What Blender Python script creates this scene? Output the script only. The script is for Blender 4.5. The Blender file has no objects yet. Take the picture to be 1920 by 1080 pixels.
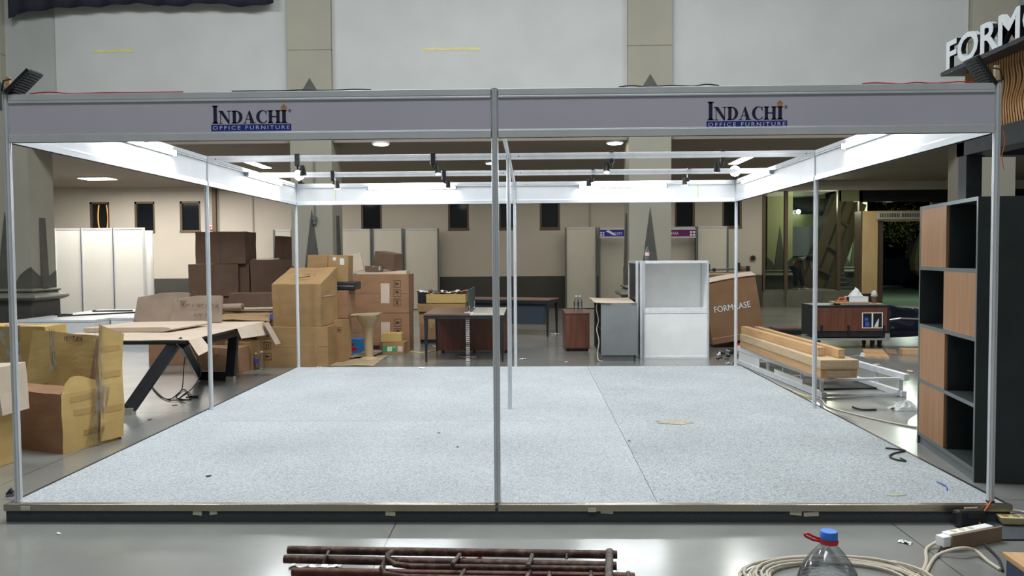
import bpy, bmesh, math, random
from mathutils import Vector, Matrix, noise
R = math.radians
PI = math.pi
scn = bpy.context.scene
C = scn.collection

# ---------------------------------------------------------------- camera
CAM = Vector((.21214, -4.83734, 1.62471)); YAW, PITCH, ROLL, FPX = .02359, -.03988, -.00687, 1487.3
FW = Vector((-math.sin(YAW)*math.cos(PITCH), math.cos(YAW)*math.cos(PITCH), math.sin(PITCH)))
_r = FW.cross(Vector((0, 0, 1))).normalized(); _u = _r.cross(FW)
RT = _r*math.cos(ROLL) + _u*math.sin(ROLL); UP = -_r*math.sin(ROLL) + _u*math.cos(ROLL)
cd = bpy.data.cameras.new('camera'); cam = bpy.data.objects.new('camera', cd); C.objects.link(cam)
cd.sensor_width = 36; cd.lens = FPX/1920*36; cd.clip_start = .05; cd.clip_end = 300
m = Matrix((RT, UP, -FW)).transposed().to_4x4(); m.translation = CAM
cam.matrix_world = m
scn.camera = cam

# ---------------------------------------------------------------- world, exposure, unseen hall lamps, added booth fill
w = bpy.data.worlds.new('night'); scn.world = w; w.use_nodes = True
w.node_tree.nodes['Background'].inputs[0].default_value = (.10, .13, .22, 1)
w.node_tree.nodes['Background'].inputs[1].default_value = .05
scn.view_settings.view_transform = 'Standard'; scn.view_settings.look = 'None'
scn.view_settings.gamma = 1; scn.view_settings.use_curve_mapping = False
scn.view_settings.exposure = 0.0

def area(name, loc, rot, sx, sy, power, col):
    l = bpy.data.lights.new(name, 'AREA'); l.shape = 'RECTANGLE'; l.size = sx; l.size_y = sy
    l.energy = power; l.color = col
    o = bpy.data.objects.new(name, l); C.objects.link(o); o.location = loc; o.rotation_euler = rot
    return o
area('unseen_overhead_lamp', (-7, 3.5, 9.8), (0, 0, 0), 3, 3, 480, (.90, .96, 1.0))
area('unseen_overhead_lamp', (7, 3.5, 9.8), (0, 0, 0), 3, 3, 440, (.90, .96, 1.0))
area('unseen_overhead_lamp', (0, -4.6, 9.8), (0, 0, 0), 9, 2, 430, (.95, .97, 1.0))
area('unseen_overhead_lamp', (0, 3.0, 9.8), (0, 0, 0), 5, 3, 900, (.95, .98, 1.0))  # added fill above the booth, brightens the carpet and spares the front fascia
TUBE = 128.0      # emission of the booth tubes

# ---------------------------------------------------------------- helpers
def at(px, py, Y=None, Z=None, X=None):
    """world point seen at a photo pixel on a given plane (used to measure the place)"""
    d = FW*FPX + RT*(px-960) - UP*(py-540)
    if Y is not None: t = (Y-CAM.y)/d.y
    elif Z is not None: t = (Z-CAM.z)/d.z
    else: t = (X-CAM.x)/d.x
    return CAM + d*t

def tag(o, label=None, cat=None, group=None, kind=None):
    if label: o['label'] = label
    if cat: o['category'] = cat
    if group: o['group'] = group
    if kind: o['kind'] = kind
    return o
def thing(name, label, cat, loc=(0, 0, 0), rz=0, group=None, rot=None):
    o = bpy.data.objects.new(name, None); C.objects.link(o); o.empty_display_size = .1
    o.location = loc; o.rotation_euler = rot if rot else (0, 0, rz)
    return tag(o, label, cat, group)

class MB:
    def __init__(s): s.v = []; s.f = []
    def add(s, vs, fs):
        n = len(s.v); s.v += [tuple(v) for v in vs]; s.f += [tuple(i+n for i in f) for f in fs]; return s
    def box(s, x0, x1, y0, y1, z0, z1, M=None):
        vs = [Vector((x, y, z)) for z in (z0, z1) for y in (y0, y1) for x in (x0, x1)]
        if M: vs = [M @ v for v in vs]
        return s.add(vs, [(0, 2, 3, 1), (4, 5, 7, 6), (0, 1, 5, 4), (2, 6, 7, 3), (0, 4, 6, 2), (1, 3, 7, 5)])
    def hexa(s, bot, top):
        return s.add(list(bot)+list(top), [(3, 2, 1, 0), (4, 5, 6, 7), (0, 1, 5, 4), (1, 2, 6, 5), (2, 3, 7, 6), (3, 0, 4, 7)])
    def bar(s, a, b, wx, wy, ref=(0, 0, 1)):
        a = Vector(a); b = Vector(b); d = (b-a).normalized(); r = Vector(ref)
        if abs(d.dot(r)) > .98: r = Vector((0, 1, 0))
        u = d.cross(r).normalized(); v = u.cross(d)
        q = lambda p: [p-u*wx/2-v*wy/2, p+u*wx/2-v*wy/2, p+u*wx/2+v*wy/2, p-u*wx/2+v*wy/2]
        return s.hexa(q(a), q(b))
    def tube(s, pts, r, n=8, caps=True):
        pts = [Vector(p) for p in pts]; k = len(pts); rs = r if isinstance(r, (list, tuple)) else [r]*k
        t0 = (pts[1]-pts[0]).normalized(); ref = Vector((0, 0, 1)) if abs(t0.z) < .9 else Vector((1, 0, 0))
        u = t0.cross(ref).normalized(); vs = []
        for i, p in enumerate(pts):
            t = (pts[min(i+1, k-1)]-pts[max(i-1, 0)]).normalized()
            u = (u - t*u.dot(t)).normalized(); v = t.cross(u)
            for j in range(n):
                a = 2*PI*j/n; vs.append(p+(u*math.cos(a)+v*math.sin(a))*rs[i])
        fs = [(i*n+j, i*n+(j+1) % n, (i+1)*n+(j+1) % n, (i+1)*n+j) for i in range(k-1) for j in range(n)]
        if caps: fs += [tuple(range(n-1, -1, -1)), tuple((k-1)*n+j for j in range(n))]
        return s.add(vs, fs)
    def lathe(s, prof, n=20, c=(0, 0, 0)):
        c = Vector(c); vs = []
        for (r, z) in prof:
            for j in range(n):
                a = 2*PI*j/n; vs.append(c+Vector((r*math.cos(a), r*math.sin(a), z)))
        k = len(prof)
        fs = [(i*n+j, i*n+(j+1) % n, (i+1)*n+(j+1) % n, (i+1)*n+j) for i in range(k-1) for j in range(n)]
        fs += [tuple(range(n-1, -1, -1)), tuple((k-1)*n+j for j in range(n))]
        return s.add(vs, fs)
    def prism(s, poly, f0, f1):
        """poly of 2D points, f0/f1 map (u,v) to 3D"""
        n = len(poly); vs = [f0(*p) for p in poly]+[f1(*p) for p in poly]
        fs = [tuple(range(n-1, -1, -1)), tuple(range(n, 2*n))]+[(i, (i+1) % n, n+(i+1) % n, n+i) for i in range(n)]
        return s.add(vs, fs)
    def grid(s, fn, nu, nv, thick=0):
        """fn(u,v)->Vector for u,v in 0..1; closed slab when thick>0 (thickness along -normal z)"""
        P = [[Vector(fn(i/nu, j/nv)) for j in range(nv+1)] for i in range(nu+1)]
        idx = lambda i, j: i*(nv+1)+j
        vs = [P[i][j] for i in range(nu+1) for j in range(nv+1)]
        fs = [(idx(i, j), idx(i+1, j), idx(i+1, j+1), idx(i, j+1)) for i in range(nu) for j in range(nv)]
        if thick:
            N = (P[1][0]-P[0][0]).cross(P[0][1]-P[0][0]).normalized()
            o = len(vs); vs += [v-N*thick for v in vs]
            fs += [tuple(o+k for k in reversed(f)) for f in fs[:]]
            rim = [idx(i, 0) for i in range(nu+1)]+[idx(nu, j) for j in range(1, nv+1)]+[idx(i, nv) for i in range(nu-1, -1, -1)]+[idx(0, j) for j in range(nv-1, 0, -1)]
            for k in range(len(rim)):
                a, b = rim[k], rim[(k+1) % len(rim)]; fs.append((b, a, a+o, b+o))
        return s.add(vs, fs)
    def build(s, name, mat, parent=None, bevel=0, smooth=False, loc=None, rot=None, merge=False, sub=0):
        me = bpy.data.meshes.new(name); me.from_pydata(s.v, [], s.f)
        bm = bmesh.new(); bm.from_mesh(me)
        if merge: bmesh.ops.remove_doubles(bm, verts=bm.verts, dist=1e-4)
        bmesh.ops.recalc_face_normals(bm, faces=bm.faces); bm.to_mesh(me); bm.free()
        me.materials.append(mat)
        o = bpy.data.objects.new(name, me); C.objects.link(o)
        if parent: o.parent = parent
        if loc: o.location = loc
        if rot: o.rotation_euler = rot
        if bevel:
            b = o.modifiers.new('bevel', 'BEVEL'); b.width = bevel; b.segments = 2; b.limit_method = 'ANGLE'; b.angle_limit = R(40)
        if sub:
            b = o.modifiers.new('sub', 'SUBSURF'); b.levels = sub; b.render_levels = sub
        if smooth:
            for p in me.polygons: p.use_smooth = True
            if smooth != 'all':
                try: me.set_sharp_from_angle(angle=R(40))
                except Exception: pass
        return o

def copy_tree(o, parent=None):
    c = o.copy(); C.objects.link(c)
    if parent: c.parent = parent
    for ch in list(o.children): copy_tree(ch, c)
    return c

# ---------------------------------------------------------------- materials
def mat(name, col, rough=.6, metal=0, col2=None, scale=8, stretch=(1, 1, 1), bump=0, bscale=60, detail=4, spec=.5, fac=(.35, .65), emis=None, estr=0, rvar=0):
    m = bpy.data.materials.new(name); m.use_nodes = True; nt = m.node_tree; N = nt.nodes; L = nt.links
    b = N['Principled BSDF']; b.inputs['Base Color'].default_value = (*col, 1); b.inputs['Roughness'].default_value = rough
    b.inputs['Metallic'].default_value = metal; b.inputs['Specular IOR Level'].default_value = spec
    tc = N.new('ShaderNodeTexCoord'); mp = N.new('ShaderNodeMapping'); mp.inputs['Scale'].default_value = stretch
    L.new(tc.outputs['Object'], mp.inputs[0])
    if col2:
        n = N.new('ShaderNodeTexNoise'); n.inputs['Scale'].default_value = scale; n.inputs['Detail'].default_value = detail
        L.new(mp.outputs[0], n.inputs['Vector'])
        r = N.new('ShaderNodeValToRGB'); r.color_ramp.elements[0].position = fac[0]; r.color_ramp.elements[1].position = fac[1]
        r.color_ramp.elements[0].color = (*col, 1); r.color_ramp.elements[1].color = (*col2, 1)
        L.new(n.outputs['Fac'], r.inputs[0]); L.new(r.outputs[0], b.inputs['Base Color'])
        if rvar:
            mr = N.new('ShaderNodeMapRange'); mr.inputs['To Min'].default_value = rough-rvar; mr.inputs['To Max'].default_value = rough+rvar
            L.new(n.outputs['Fac'], mr.inputs[0]); L.new(mr.outputs[0], b.inputs['Roughness'])
    if bump:
        n2 = N.new('ShaderNodeTexNoise'); n2.inputs['Scale'].default_value = bscale; n2.inputs['Detail'].default_value = 3
        L.new(mp.outputs[0], n2.inputs['Vector'])
        bp = N.new('ShaderNodeBump'); bp.inputs['Strength'].default_value = bump; bp.inputs['Distance'].default_value = .01
        L.new(n2.outputs['Fac'], bp.inputs['Height']); L.new(bp.outputs[0], b.inputs['Normal'])
    if emis:
        b.inputs['Emission Color'].default_value = (*emis, 1); b.inputs['Emission Strength'].default_value = estr
    return m

def clear_mat(name, tint=(.9, .95, 1), amount=.25, rough=.05):
    m = bpy.data.materials.new(name); m.use_nodes = True; nt = m.node_tree; N = nt.nodes; L = nt.links
    for n in list(N):
        if n.type != 'OUTPUT_MATERIAL': N.remove(n)
    out = [n for n in N if n.type == 'OUTPUT_MATERIAL'][0]
    t = N.new('ShaderNodeBsdfTransparent'); t.inputs[0].default_value = (*tint, 1)
    g = N.new('ShaderNodeBsdfGlossy'); g.inputs['Roughness'].default_value = rough
    lw = N.new('ShaderNodeLayerWeight'); lw.inputs[0].default_value = .35
    mr = N.new('ShaderNodeMapRange'); mr.inputs['To Min'].default_value = amount*.25; mr.inputs['To Max'].default_value = min(1, amount*2.2)
    mx = N.new('ShaderNodeMixShader')
    L.new(lw.outputs['Fresnel'], mr.inputs[0]); L.new(mr.outputs[0], mx.inputs[0]); L.new(t.outputs[0], mx.inputs[1]); L.new(g.outputs[0], mx.inputs[2])
    L.new(mx.outputs[0], out.inputs[0])
    return m

K = {}
K['alu'] = mat('aluminium', (.68, .71, .74), .30, .30, col2=(.74, .77, .80), scale=5)
K['fascia'] = mat('fascia_panel', (.58, .57, .66), .45, 0, col2=(.55, .54, .63), scale=2)
K['white'] = mat('white_laminate', (.88, .89, .88), .35, 0, col2=(.82, .83, .82), scale=3)
K['white_metal'] = mat('white_powder_coat', (.84, .86, .88), .35, .1, col2=(.74, .76, .78), scale=9)
K['ink'] = mat('navy_ink', (.012, .014, .05), .5)
K['blue'] = mat('blue_ink', (.015, .03, .28), .5)
K['print'] = mat('pale_print', (.75, .78, .85), .5)
K['gold'] = mat('orange_gold_ink', (.55, .22, .06), .5)
K['black'] = mat('black_plastic', (.012, .013, .015), .45, bump=.05)
K['blackm'] = mat('black_steel', (.018, .022, .027), .4, .2, col2=(.026, .030, .036), scale=12)
K['rubber'] = mat('black_rubber', (.02, .02, .02), .7)
K['felt'] = mat('dark_felt', (.040, .050, .055), .95, col2=(.075, .088, .094), scale=140, bump=.3, bscale=300)
K['trim'] = mat('bronze_aluminium_trim', (.36, .32, .24), .24, .8, col2=(.38, .36, .30), scale=6, stretch=(.3, 1, 1))
K['card'] = mat('cardboard', (.33, .20, .085), .8, 0, col2=(.38, .235, .105), scale=3, stretch=(1, 1, 2.5), bump=.08, bscale=30)
K['cardy'] = mat('yellow_cardboard', (.50, .335, .115), .75, 0, col2=(.55, .375, .14), scale=4, stretch=(1, 1, 2.5), bump=.1, bscale=30)
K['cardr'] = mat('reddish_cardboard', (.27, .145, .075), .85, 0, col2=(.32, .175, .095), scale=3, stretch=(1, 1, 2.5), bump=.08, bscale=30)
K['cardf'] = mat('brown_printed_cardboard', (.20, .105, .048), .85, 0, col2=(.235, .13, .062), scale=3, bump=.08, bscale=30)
K['cardd'] = mat('dark_and_shaded_cardboard', (.135, .078, .050), .85, 0, col2=(.16, .095, .064), scale=3, bump=.08, bscale=30)  # dark brown; on the far stacked cartons it carries their backlit shade
K['cardp'] = mat('pale_cardboard', (.56, .45, .34), .85, 0, col2=(.61, .50, .39), scale=3, bump=.12, bscale=20)
K['cardg'] = mat('greyish_kraft_paper', (.30, .225, .17), .85, 0, col2=(.36, .28, .21), scale=4, bump=.25, bscale=12)
K['kraft'] = mat('kraft_wrapping_paper', (.38, .29, .17), .8, 0, col2=(.43, .33, .20), scale=4, bump=.25, bscale=14)
K['tray'] = mat('dark_board', (.20, .135, .085), .7, 0, col2=(.24, .165, .105), scale=5)
K['tape'] = mat('brown_packing_tape', (.37, .24, .11), .3, 0, col2=(.33, .21, .09), scale=5)
K['tapep'] = mat('pale_masking_tape', (.62, .58, .46), .6, 0, col2=(.55, .51, .40), scale=9)
K['tapey'] = mat('yellow_masking_tape', (.62, .56, .22), .6, 0, col2=(.68, .62, .30), scale=9)
K['wrap'] = clear_mat('stretch_film', (.98, .98, .97), .28, .22)
K['tape2'] = mat('yellow_brown_tape', (.44, .28, .09), .3, 0, col2=(.40, .25, .08), scale=5)
K['marker'] = mat('marker_ink', (.03, .022, .02), .6)
K['walnut'] = mat('walnut_veneer', (.115, .042, .026), .38, 0, col2=(.17, .066, .040), scale=4, stretch=(9, 9, .6), detail=5)
K['walnutp'] = mat('walnut_top', (.16, .085, .065), .3, 0, col2=(.20, .11, .085), scale=4, stretch=(.8, 9, 9), detail=5)
K['oak'] = mat('light_walnut_door', (.32, .165, .078), .42, 0, col2=(.40, .215, .11), scale=3, stretch=(9, 9, .5), detail=5)
K['beech'] = mat('beige_laminate', (.56, .52, .44), .25, 0, col2=(.60, .56, .48), scale=4)
K['timber'] = mat('pine_timber', (.52, .30, .14), .7, 0, col2=(.60, .38, .19), scale=4, stretch=(8, .6, 8), bump=.08)
K['timberp'] = mat('pale_plywood', (.50, .37, .22), .7, 0, col2=(.58, .45, .29), scale=5, stretch=(6, .8, 6), bump=.08)
K['ply'] = mat('yellow_plywood', (.72, .52, .25), .6, 0, col2=(.80, .60, .31), scale=3, stretch=(1, 1, .5))
K['greylam'] = mat('grey_laminate', (.20, .21, .215), .4, 0, col2=(.23, .24, .245), scale=3)
K['charcoal'] = mat('charcoal_laminate', (.020, .026, .026), .5, 0, col2=(.026, .032, .032), scale=5)
K['edge'] = mat('grey_metal_edge', (.19, .22, .23), .35, .5)
K['navyfab'] = mat('navy_fabric', (.030, .039, .056), .9, 0, col2=(.038, .049, .070), scale=200)
K['screenfab'] = mat('slate_grey_fabric', (.040, .050, .056), .9, 0, col2=(.05, .062, .07), scale=200)
K['rust'] = mat('rusty_steel', (.050, .022, .016), .55, .35, col2=(.16, .10, .07), scale=22, fac=(.45, .75), bump=.3, bscale=80)
K['rustr'] = mat('red_rusty_steel', (.085, .020, .014), .5, .3, col2=(.13, .05, .035), scale=18, bump=.25, bscale=80)
K['rung'] = mat('worn_grey_steel', (.17, .14, .12), .5, .5, col2=(.08, .05, .04), scale=25, bump=.25, bscale=80)
K['cable'] = mat('cream_cable', (.55, .50, .40), .5)
K['bcable'] = mat('black_cable', (.015, .015, .015), .5)
K['ocable'] = mat('orange_cable', (.65, .13, .03), .5)
K['rcable'] = mat('red_cable', (.6, .04, .05), .5)
K['paint'] = mat('white_wall_paint', (.54, .545, .53), .85, 0, col2=(.50, .51, .49), scale=1.2, bump=.02)
K['paintg'] = mat('grey_wall_paint', (.40, .41, .38), .85, 0, col2=(.36, .37, .34), scale=1.0)
K['colp'] = mat('beige_column_paint', (.36, .34, .27), .8, 0, col2=(.33, .31, .25), scale=1.0)
K['spike'] = mat('dark_grey_stone_paint', (.075, .072, .062), .7, 0, col2=(.095, .09, .078), scale=4)
K['wains'] = mat('grey_wainscot', (.060, .058, .052), .55, 0, col2=(.07, .068, .06), scale=2)
K['plinth'] = mat('stone_plinth', (.19, .19, .15), .5, 0, col2=(.15, .15, .12), scale=3)
K['backw'] = mat('cream_back_wall', (.59, .55, .475), .85, 0, col2=(.55, .51, .44), scale=.8)
K['ceil'] = mat('beige_low_ceiling', (.30, .255, .205), .8, 0, col2=(.27, .23, .185), scale=.5)
K['dark'] = mat('dark_roof', (.10, .10, .10), .9)
K['panelc'] = mat('cream_panel', (.66, .64, .56), .6, 0, col2=(.62, .60, .52), scale=1.5)
K['winframe'] = mat('bronze_window_frame', (.13, .10, .065), .45, .2)
K['pane'] = mat('dark_night_glass', (.008, .010, .014), .08, 0, spec=.6)
K['curtain'] = mat('black_curtain', (.010, .010, .022), .9, 0, col2=(.018, .018, .032), scale=3)
K['red'] = mat('red_plastic', (.55, .02, .02), .4)
K['bluecap'] = mat('blue_cap', (.04, .18, .62), .35)
K['bluebox'] = mat('blue_printed_card', (.02, .19, .50), .5, col2=(.03, .24, .58), scale=6)
K['bluelab'] = mat('blue_label', (.05, .10, .50), .45)
K['pinklab'] = mat('pink_label', (.70, .50, .52), .45)
K['green'] = mat('green_print', (.05, .32, .10), .5)
K['magenta'] = mat('magenta_sign', (.20, .012, .12), .4, col2=(.08, .01, .16), scale=3)
K['signblue'] = mat('blue_purple_sign', (.035, .03, .30), .4)
K['socket'] = mat('cream_plastic', (.62, .55, .30), .45)
K['pet'] = clear_mat('clear_bottle', (.96, .98, 1), .36, .10)
K['glass'] = clear_mat('window_glass', (.80, .84, .80), .10, .02)
K['slat'] = mat('golden_slat_wood', (.36, .19, .065), .55, 0, col2=(.44, .25, .09), scale=6, stretch=(3, 3, .6))
K['slatb'] = mat('brown_slat_backing', (.13, .045, .018), .7)
K['letter'] = mat('white_sign_letter', (.50, .53, .54), .4)
K['silver'] = mat('satin_silver', (.60, .60, .58), .3, .7)
K['cloth'] = mat('white_cloth', (.70, .70, .68), .8, 0, bump=.3, bscale=30)
K['orange'] = mat('orange_plastic', (.60, .16, .03), .5)
K['olive'] = mat('olive_lit_wall', (.30, .33, .16), .8, 0, col2=(.26, .29, .14), scale=1)  # greenish outdoor light is put into the wall colour
K['olivec'] = mat('olive_lit_column', (.36, .36, .20), .8)  # beige column with the greenish light put into its colour
K['brownart'] = mat('brown_shuttered_concrete', (.16, .115, .06), .8, 0, col2=(.20, .15, .08), scale=1)
K['greenfloor'] = mat('green_outdoor_floor', (.17, .24, .17), .25, 0, col2=(.14, .20, .14), scale=1)
K['night'] = mat('night_backdrop', (.010, .012, .018), .9, 0, col2=(.016, .018, .026), scale=.3)
K['asphalt'] = mat('asphalt', (.02, .02, .022), .7)
K['leaf'] = mat('tree_leaves', (.28, .36, .05), .7, 0, col2=(.05, .08, .012), scale=3)
K['bark'] = mat('bark', (.02, .018, .014), .9)
K['carp'] = mat('dark_car_paint', (.02, .022, .03), .2, .3)
K['skin'] = mat('skin', (.22, .10, .06), .6)
K['hair'] = mat('hair', (.01, .008, .006), .7)
K['shirt'] = mat('pale_patterned_shirt', (.30, .31, .36), .8, col2=(.04, .05, .12), scale=9, fac=(.45, .55))
K['trouser'] = mat('dark_trousers', (.012, .014, .022), .85)
K['shoe'] = mat('white_shoe', (.6, .6, .58), .6)
K['sleeve'] = mat('red_sleeve', (.30, .05, .04), .8)
K['acwhite'] = mat('air_curtain_white', (.55, .56, .50), .5)
K['plastic_bag'] = mat('translucent_white_plastic', (.55, .56, .54), .35, 0, bump=.5, bscale=25)
K['lamp_w'] = mat('warm_ceiling_lamp', (1, 1, 1), .5, emis=(1, .93, .78), estr=9)
K['lamp_spot'] = mat('spot_lamp_lens', (1, 1, 1), .5, emis=(1, .97, .9), estr=16)
K['lamp_hot'] = mat('bright_spot_lens', (1, 1, 1), .5, emis=(1, .98, .9), estr=60)
K['lamp_t'] = mat('tube_diffuser', (1, 1, 1), .5, emis=(.93, .97, 1), estr=TUBE)
K['lamp_out'] = mat('outdoor_lamp', (1, 1, 1), .5, emis=(1, 1, .95), estr=20)
K['glow_amber'] = mat('amber_streak_glow', (1, .5, .1), .5, emis=(1, .42, .08), estr=.5)  # glow for the window streaks, no lamp

def carpet_mat(name, a, b):
    m = bpy.data.materials.new(name); m.use_nodes = True; N = m.node_tree.nodes; L = m.node_tree.links
    p = N['Principled BSDF']; p.inputs['Roughness'].default_value = .95; p.inputs['Specular IOR Level'].default_value = .1
    tc = N.new('ShaderNodeTexCoord')
    n = N.new('ShaderNodeTexNoise'); n.inputs['Scale'].default_value = 90; n.inputs['Detail'].default_value = 8; n.inputs['Roughness'].default_value = .75
    L.new(tc.outputs['Object'], n.inputs['Vector'])
    r = N.new('ShaderNodeValToRGB'); e = r.color_ramp.elements; e[0].position = .36; e[1].position = .56; e[0].color = (*a, 1); e[1].color = (*b, 1)
    L.new(n.outputs['Fac'], r.inputs[0])
    n2 = N.new('ShaderNodeTexNoise'); n2.inputs['Scale'].default_value = 1.1; n2.inputs['Detail'].default_value = 3
    L.new(tc.outputs['Object'], n2.inputs['Vector'])
    mr = N.new('ShaderNodeMapRange'); mr.inputs['From Min'].default_value = .3; mr.inputs['From Max'].default_value = .7; mr.inputs['To Min'].default_value = .90; mr.inputs['To Max'].default_value = 1.05
    L.new(n2.outputs['Fac'], mr.inputs[0])
    mx = N.new('ShaderNodeVectorMath'); mx.operation = 'SCALE'; L.new(r.outputs[0], mx.inputs[0]); L.new(mr.outputs[0], mx.inputs['Scale'])
    L.new(mx.outputs[0], p.inputs['Base Color'])
    bp = N.new('ShaderNodeBump'); bp.inputs['Strength'].default_value = .6; bp.inputs['Distance'].default_value = .004
    L.new(n.outputs['Fac'], bp.inputs['Height']); L.new(bp.outputs[0], p.inputs['Normal'])
    return m
K['carpet'] = carpet_mat('grey_needle_carpet', (.195, .215, .222), (.445, .475, .485))
K['carpet2'] = carpet_mat('flecked_grey_carpet', (.145, .16, .165), (.42, .45, .455))

def floor_mat():
    m = bpy.data.materials.new('polished_concrete'); m.use_nodes = True; N = m.node_tree.nodes; L = m.node_tree.links
    p = N['Principled BSDF']; tc = N.new('ShaderNodeTexCoord'); p.inputs['Specular IOR Level'].default_value = .35; p.inputs['Coat Weight'].default_value = .8; p.inputs['Coat IOR'].default_value = 1.6; p.inputs['Coat Roughness'].default_value = .17
    n = N.new('ShaderNodeTexNoise'); n.inputs['Scale'].default_value = 1.3; n.inputs['Detail'].default_value = 8; n.inputs['Roughness'].default_value = .6
    L.new(tc.outputs['Object'], n.inputs['Vector'])
    r = N.new('ShaderNodeValToRGB'); e = r.color_ramp.elements; e[0].position = .3; e[1].position = .7; e[0].color = (.180, .184, .170, 1); e[1].color = (.240, .245, .228, 1)
    L.new(n.outputs['Fac'], r.inputs[0])
    sp = N.new('ShaderNodeSeparateXYZ'); L.new(tc.outputs['Object'], sp.inputs[0])
    def joint(out, off, per):
        a = N.new('ShaderNodeMath'); a.operation = 'ADD'; a.inputs[1].default_value = off; L.new(out, a.inputs[0])
        b = N.new('ShaderNodeMath'); b.operation = 'PINGPONG'; b.inputs[1].default_value = per/2; L.new(a.outputs[0], b.inputs[0])
        c = N.new('ShaderNodeMath'); c.operation = 'LESS_THAN'; c.inputs[1].default_value = .004; L.new(b.outputs[0], c.inputs[0]); return c.outputs[0]
    j1 = joint(sp.outputs[0], 60-2.38, 3.0); j2 = joint(sp.outputs[1], 60-9.4, 3.0)
    mx = N.new('ShaderNodeMath'); mx.operation = 'MAXIMUM'; L.new(j1, mx.inputs[0]); L.new(j2, mx.inputs[1])
    mc = N.new('ShaderNodeMix'); mc.data_type = 'RGBA'; L.new(mx.outputs[0], mc.inputs[0]); L.new(r.outputs[0], mc.inputs[6]); mc.inputs[7].default_value = (.05, .05, .045, 1)
    L.new(mc.outputs[2], p.inputs['Base Color'])
    n3 = N.new('ShaderNodeTexNoise'); n3.inputs['Scale'].default_value = .8; n3.inputs['Detail'].default_value = 10; n3.inputs['Roughness'].default_value = .7
    L.new(tc.outputs['Object'], n3.inputs['Vector'])
    mr = N.new('ShaderNodeMapRange'); mr.inputs['From Min'].default_value = .3; mr.inputs['From Max'].default_value = .7; mr.inputs['To Min'].default_value = .26; mr.inputs['To Max'].default_value = .46
    L.new(n3.outputs['Fac'], mr.inputs[0]); L.new(mr.outputs[0], p.inputs['Roughness'])
    return m
K['floor'] = floor_mat()

# ---------------------------------------------------------------- the hall
def struct(name, mb, m, parent=None, **k):
    o = mb.build(name, m, parent, **k)
    if not parent: o['kind'] = 'structure'
    return o
YC, YB, ZC = 10.4, 19.9, 3.87           # column row, back wall, low ceiling
struct('floor', MB().box(-16, 17, -12, YB+.3, -.2, 0), K['floor'])
struct('ceiling', MB().box(-16, 17, YC+.1, YB+.3, ZC-.03, ZC+.3), K['ceil'])
# upper white wall over the low gallery
struct('wall_upper', MB().box(-8.98, 8.5, YC+.12, YC+.4, ZC+.27, 10.2), K['paint'])
struct('wall_upper_left', MB().box(-16, -8.98, YC+.14, YC+.4, ZC+.27, 10.2), K['paintg'])
struct('wall_upper_right', MB().box(8.5, 17, YC+.14, YC+.4, ZC+.27, 10.2), K['paintg'])
struct('ceiling', MB().box(-16, 17, -12, YC+.4, 10.2, 10.4), K['dark'])
struct('wall_front', MB().box(-16, 17, -12.2, -12, 0, 10.2), K['paintg'])
struct('wall_left', MB().box(-16.2, -16, -12, YB+.3, 0, 10.2), K['paintg'])
struct('wall_right', MB().box(17, 17.2, -12, YB+.3, 0, 10.2), K['paintg'])

# back wall with window holes; right part is open to the glazing
GX0 = at(1430, 500, Y=YB).x          # glazing starts here
wz0, wz1 = 2.47, 3.42
wins = [(168, 205), (252, 290), (337, 376), (677, 716), (840, 879), (935, 966), (1012, 1050), (1265, 1303), (1354, 1391)]
wx = [(at(a, 400, Y=YB).x, at(b, 400, Y=YB).x) for a, b in wins]
wb = MB(); x = -16
for a, b in wx:
    wb.box(x, a, YB, YB+.25, 1.0, ZC-.03); wb.box(a, b, YB, YB+.25, 1.0, wz0); wb.box(a, b, YB, YB+.25, wz1, ZC-.03); x = b
wb.box(x, GX0, YB, YB+.25, 1.0, ZC-.03)
struct('wall_back', wb, K['backw'])
struct('trim_wainscot', MB().box(-16, GX0, YB-.02, YB+.25, 0, 1.0), K['wains'])
for i, (a, b) in enumerate(wx):
    f = MB()
    f.box(a, a+.06, YB+.02, YB+.12, wz0, wz1); f.box(b-.06, b, YB+.02, YB+.12, wz0, wz1)
    f.box(a, b, YB+.02, YB+.12, wz1-.06, wz1); f.box(a, b, YB-.03, YB+.12, wz0-.03, wz0+.05)
    o = struct('window_%d' % (i+1), f, K['winframe'])
    p = MB().box(a+.06, b-.06, YB+.08, YB+.10, wz0+.05, wz1-.06).build('pane', K['pane'], o)
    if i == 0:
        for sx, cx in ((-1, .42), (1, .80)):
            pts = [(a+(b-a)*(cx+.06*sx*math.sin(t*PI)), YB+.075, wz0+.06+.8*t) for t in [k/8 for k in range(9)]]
            q = MB().tube(pts, .018, 6).build('light_streak', K['glow_amber'], o)  # glowing streak stands in for light caught in the window
# faint vertical joints and a conduit on the back wall
for i, px in enumerate((410, 475, 1196, 1106)):
    xx = at(px, 420, Y=YB).x
    struct('trim_%d' % (i+1), MB().box(xx-.02, xx+.02, YB-.025, YB, 1.0, ZC-.03), K['colp'])
struct('trim_5', MB().box(at(404, 420, Y=YB).x-.06, at(404, 420, Y=YB).x+.06, YB-.10, YB, 1.0, ZC-.03), K['winframe'])
# side pier at the left, in front of the low gallery
xl0, xl1 = -11.2, at(104, 450, Y=11.62).x
struct('wall_pier', MB().box(xl0, xl1, YC+.5, 11.6, 1.0, ZC-.03).box(xl0+.9, xl0+1.1, YC+.44, YC+.5, 1.0, ZC-.03), K['paintg'])
struct('trim_pier', MB().box(xl0, xl1+.01, YC+.48, 11.62, 0, 1.0), K['wains'])

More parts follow.
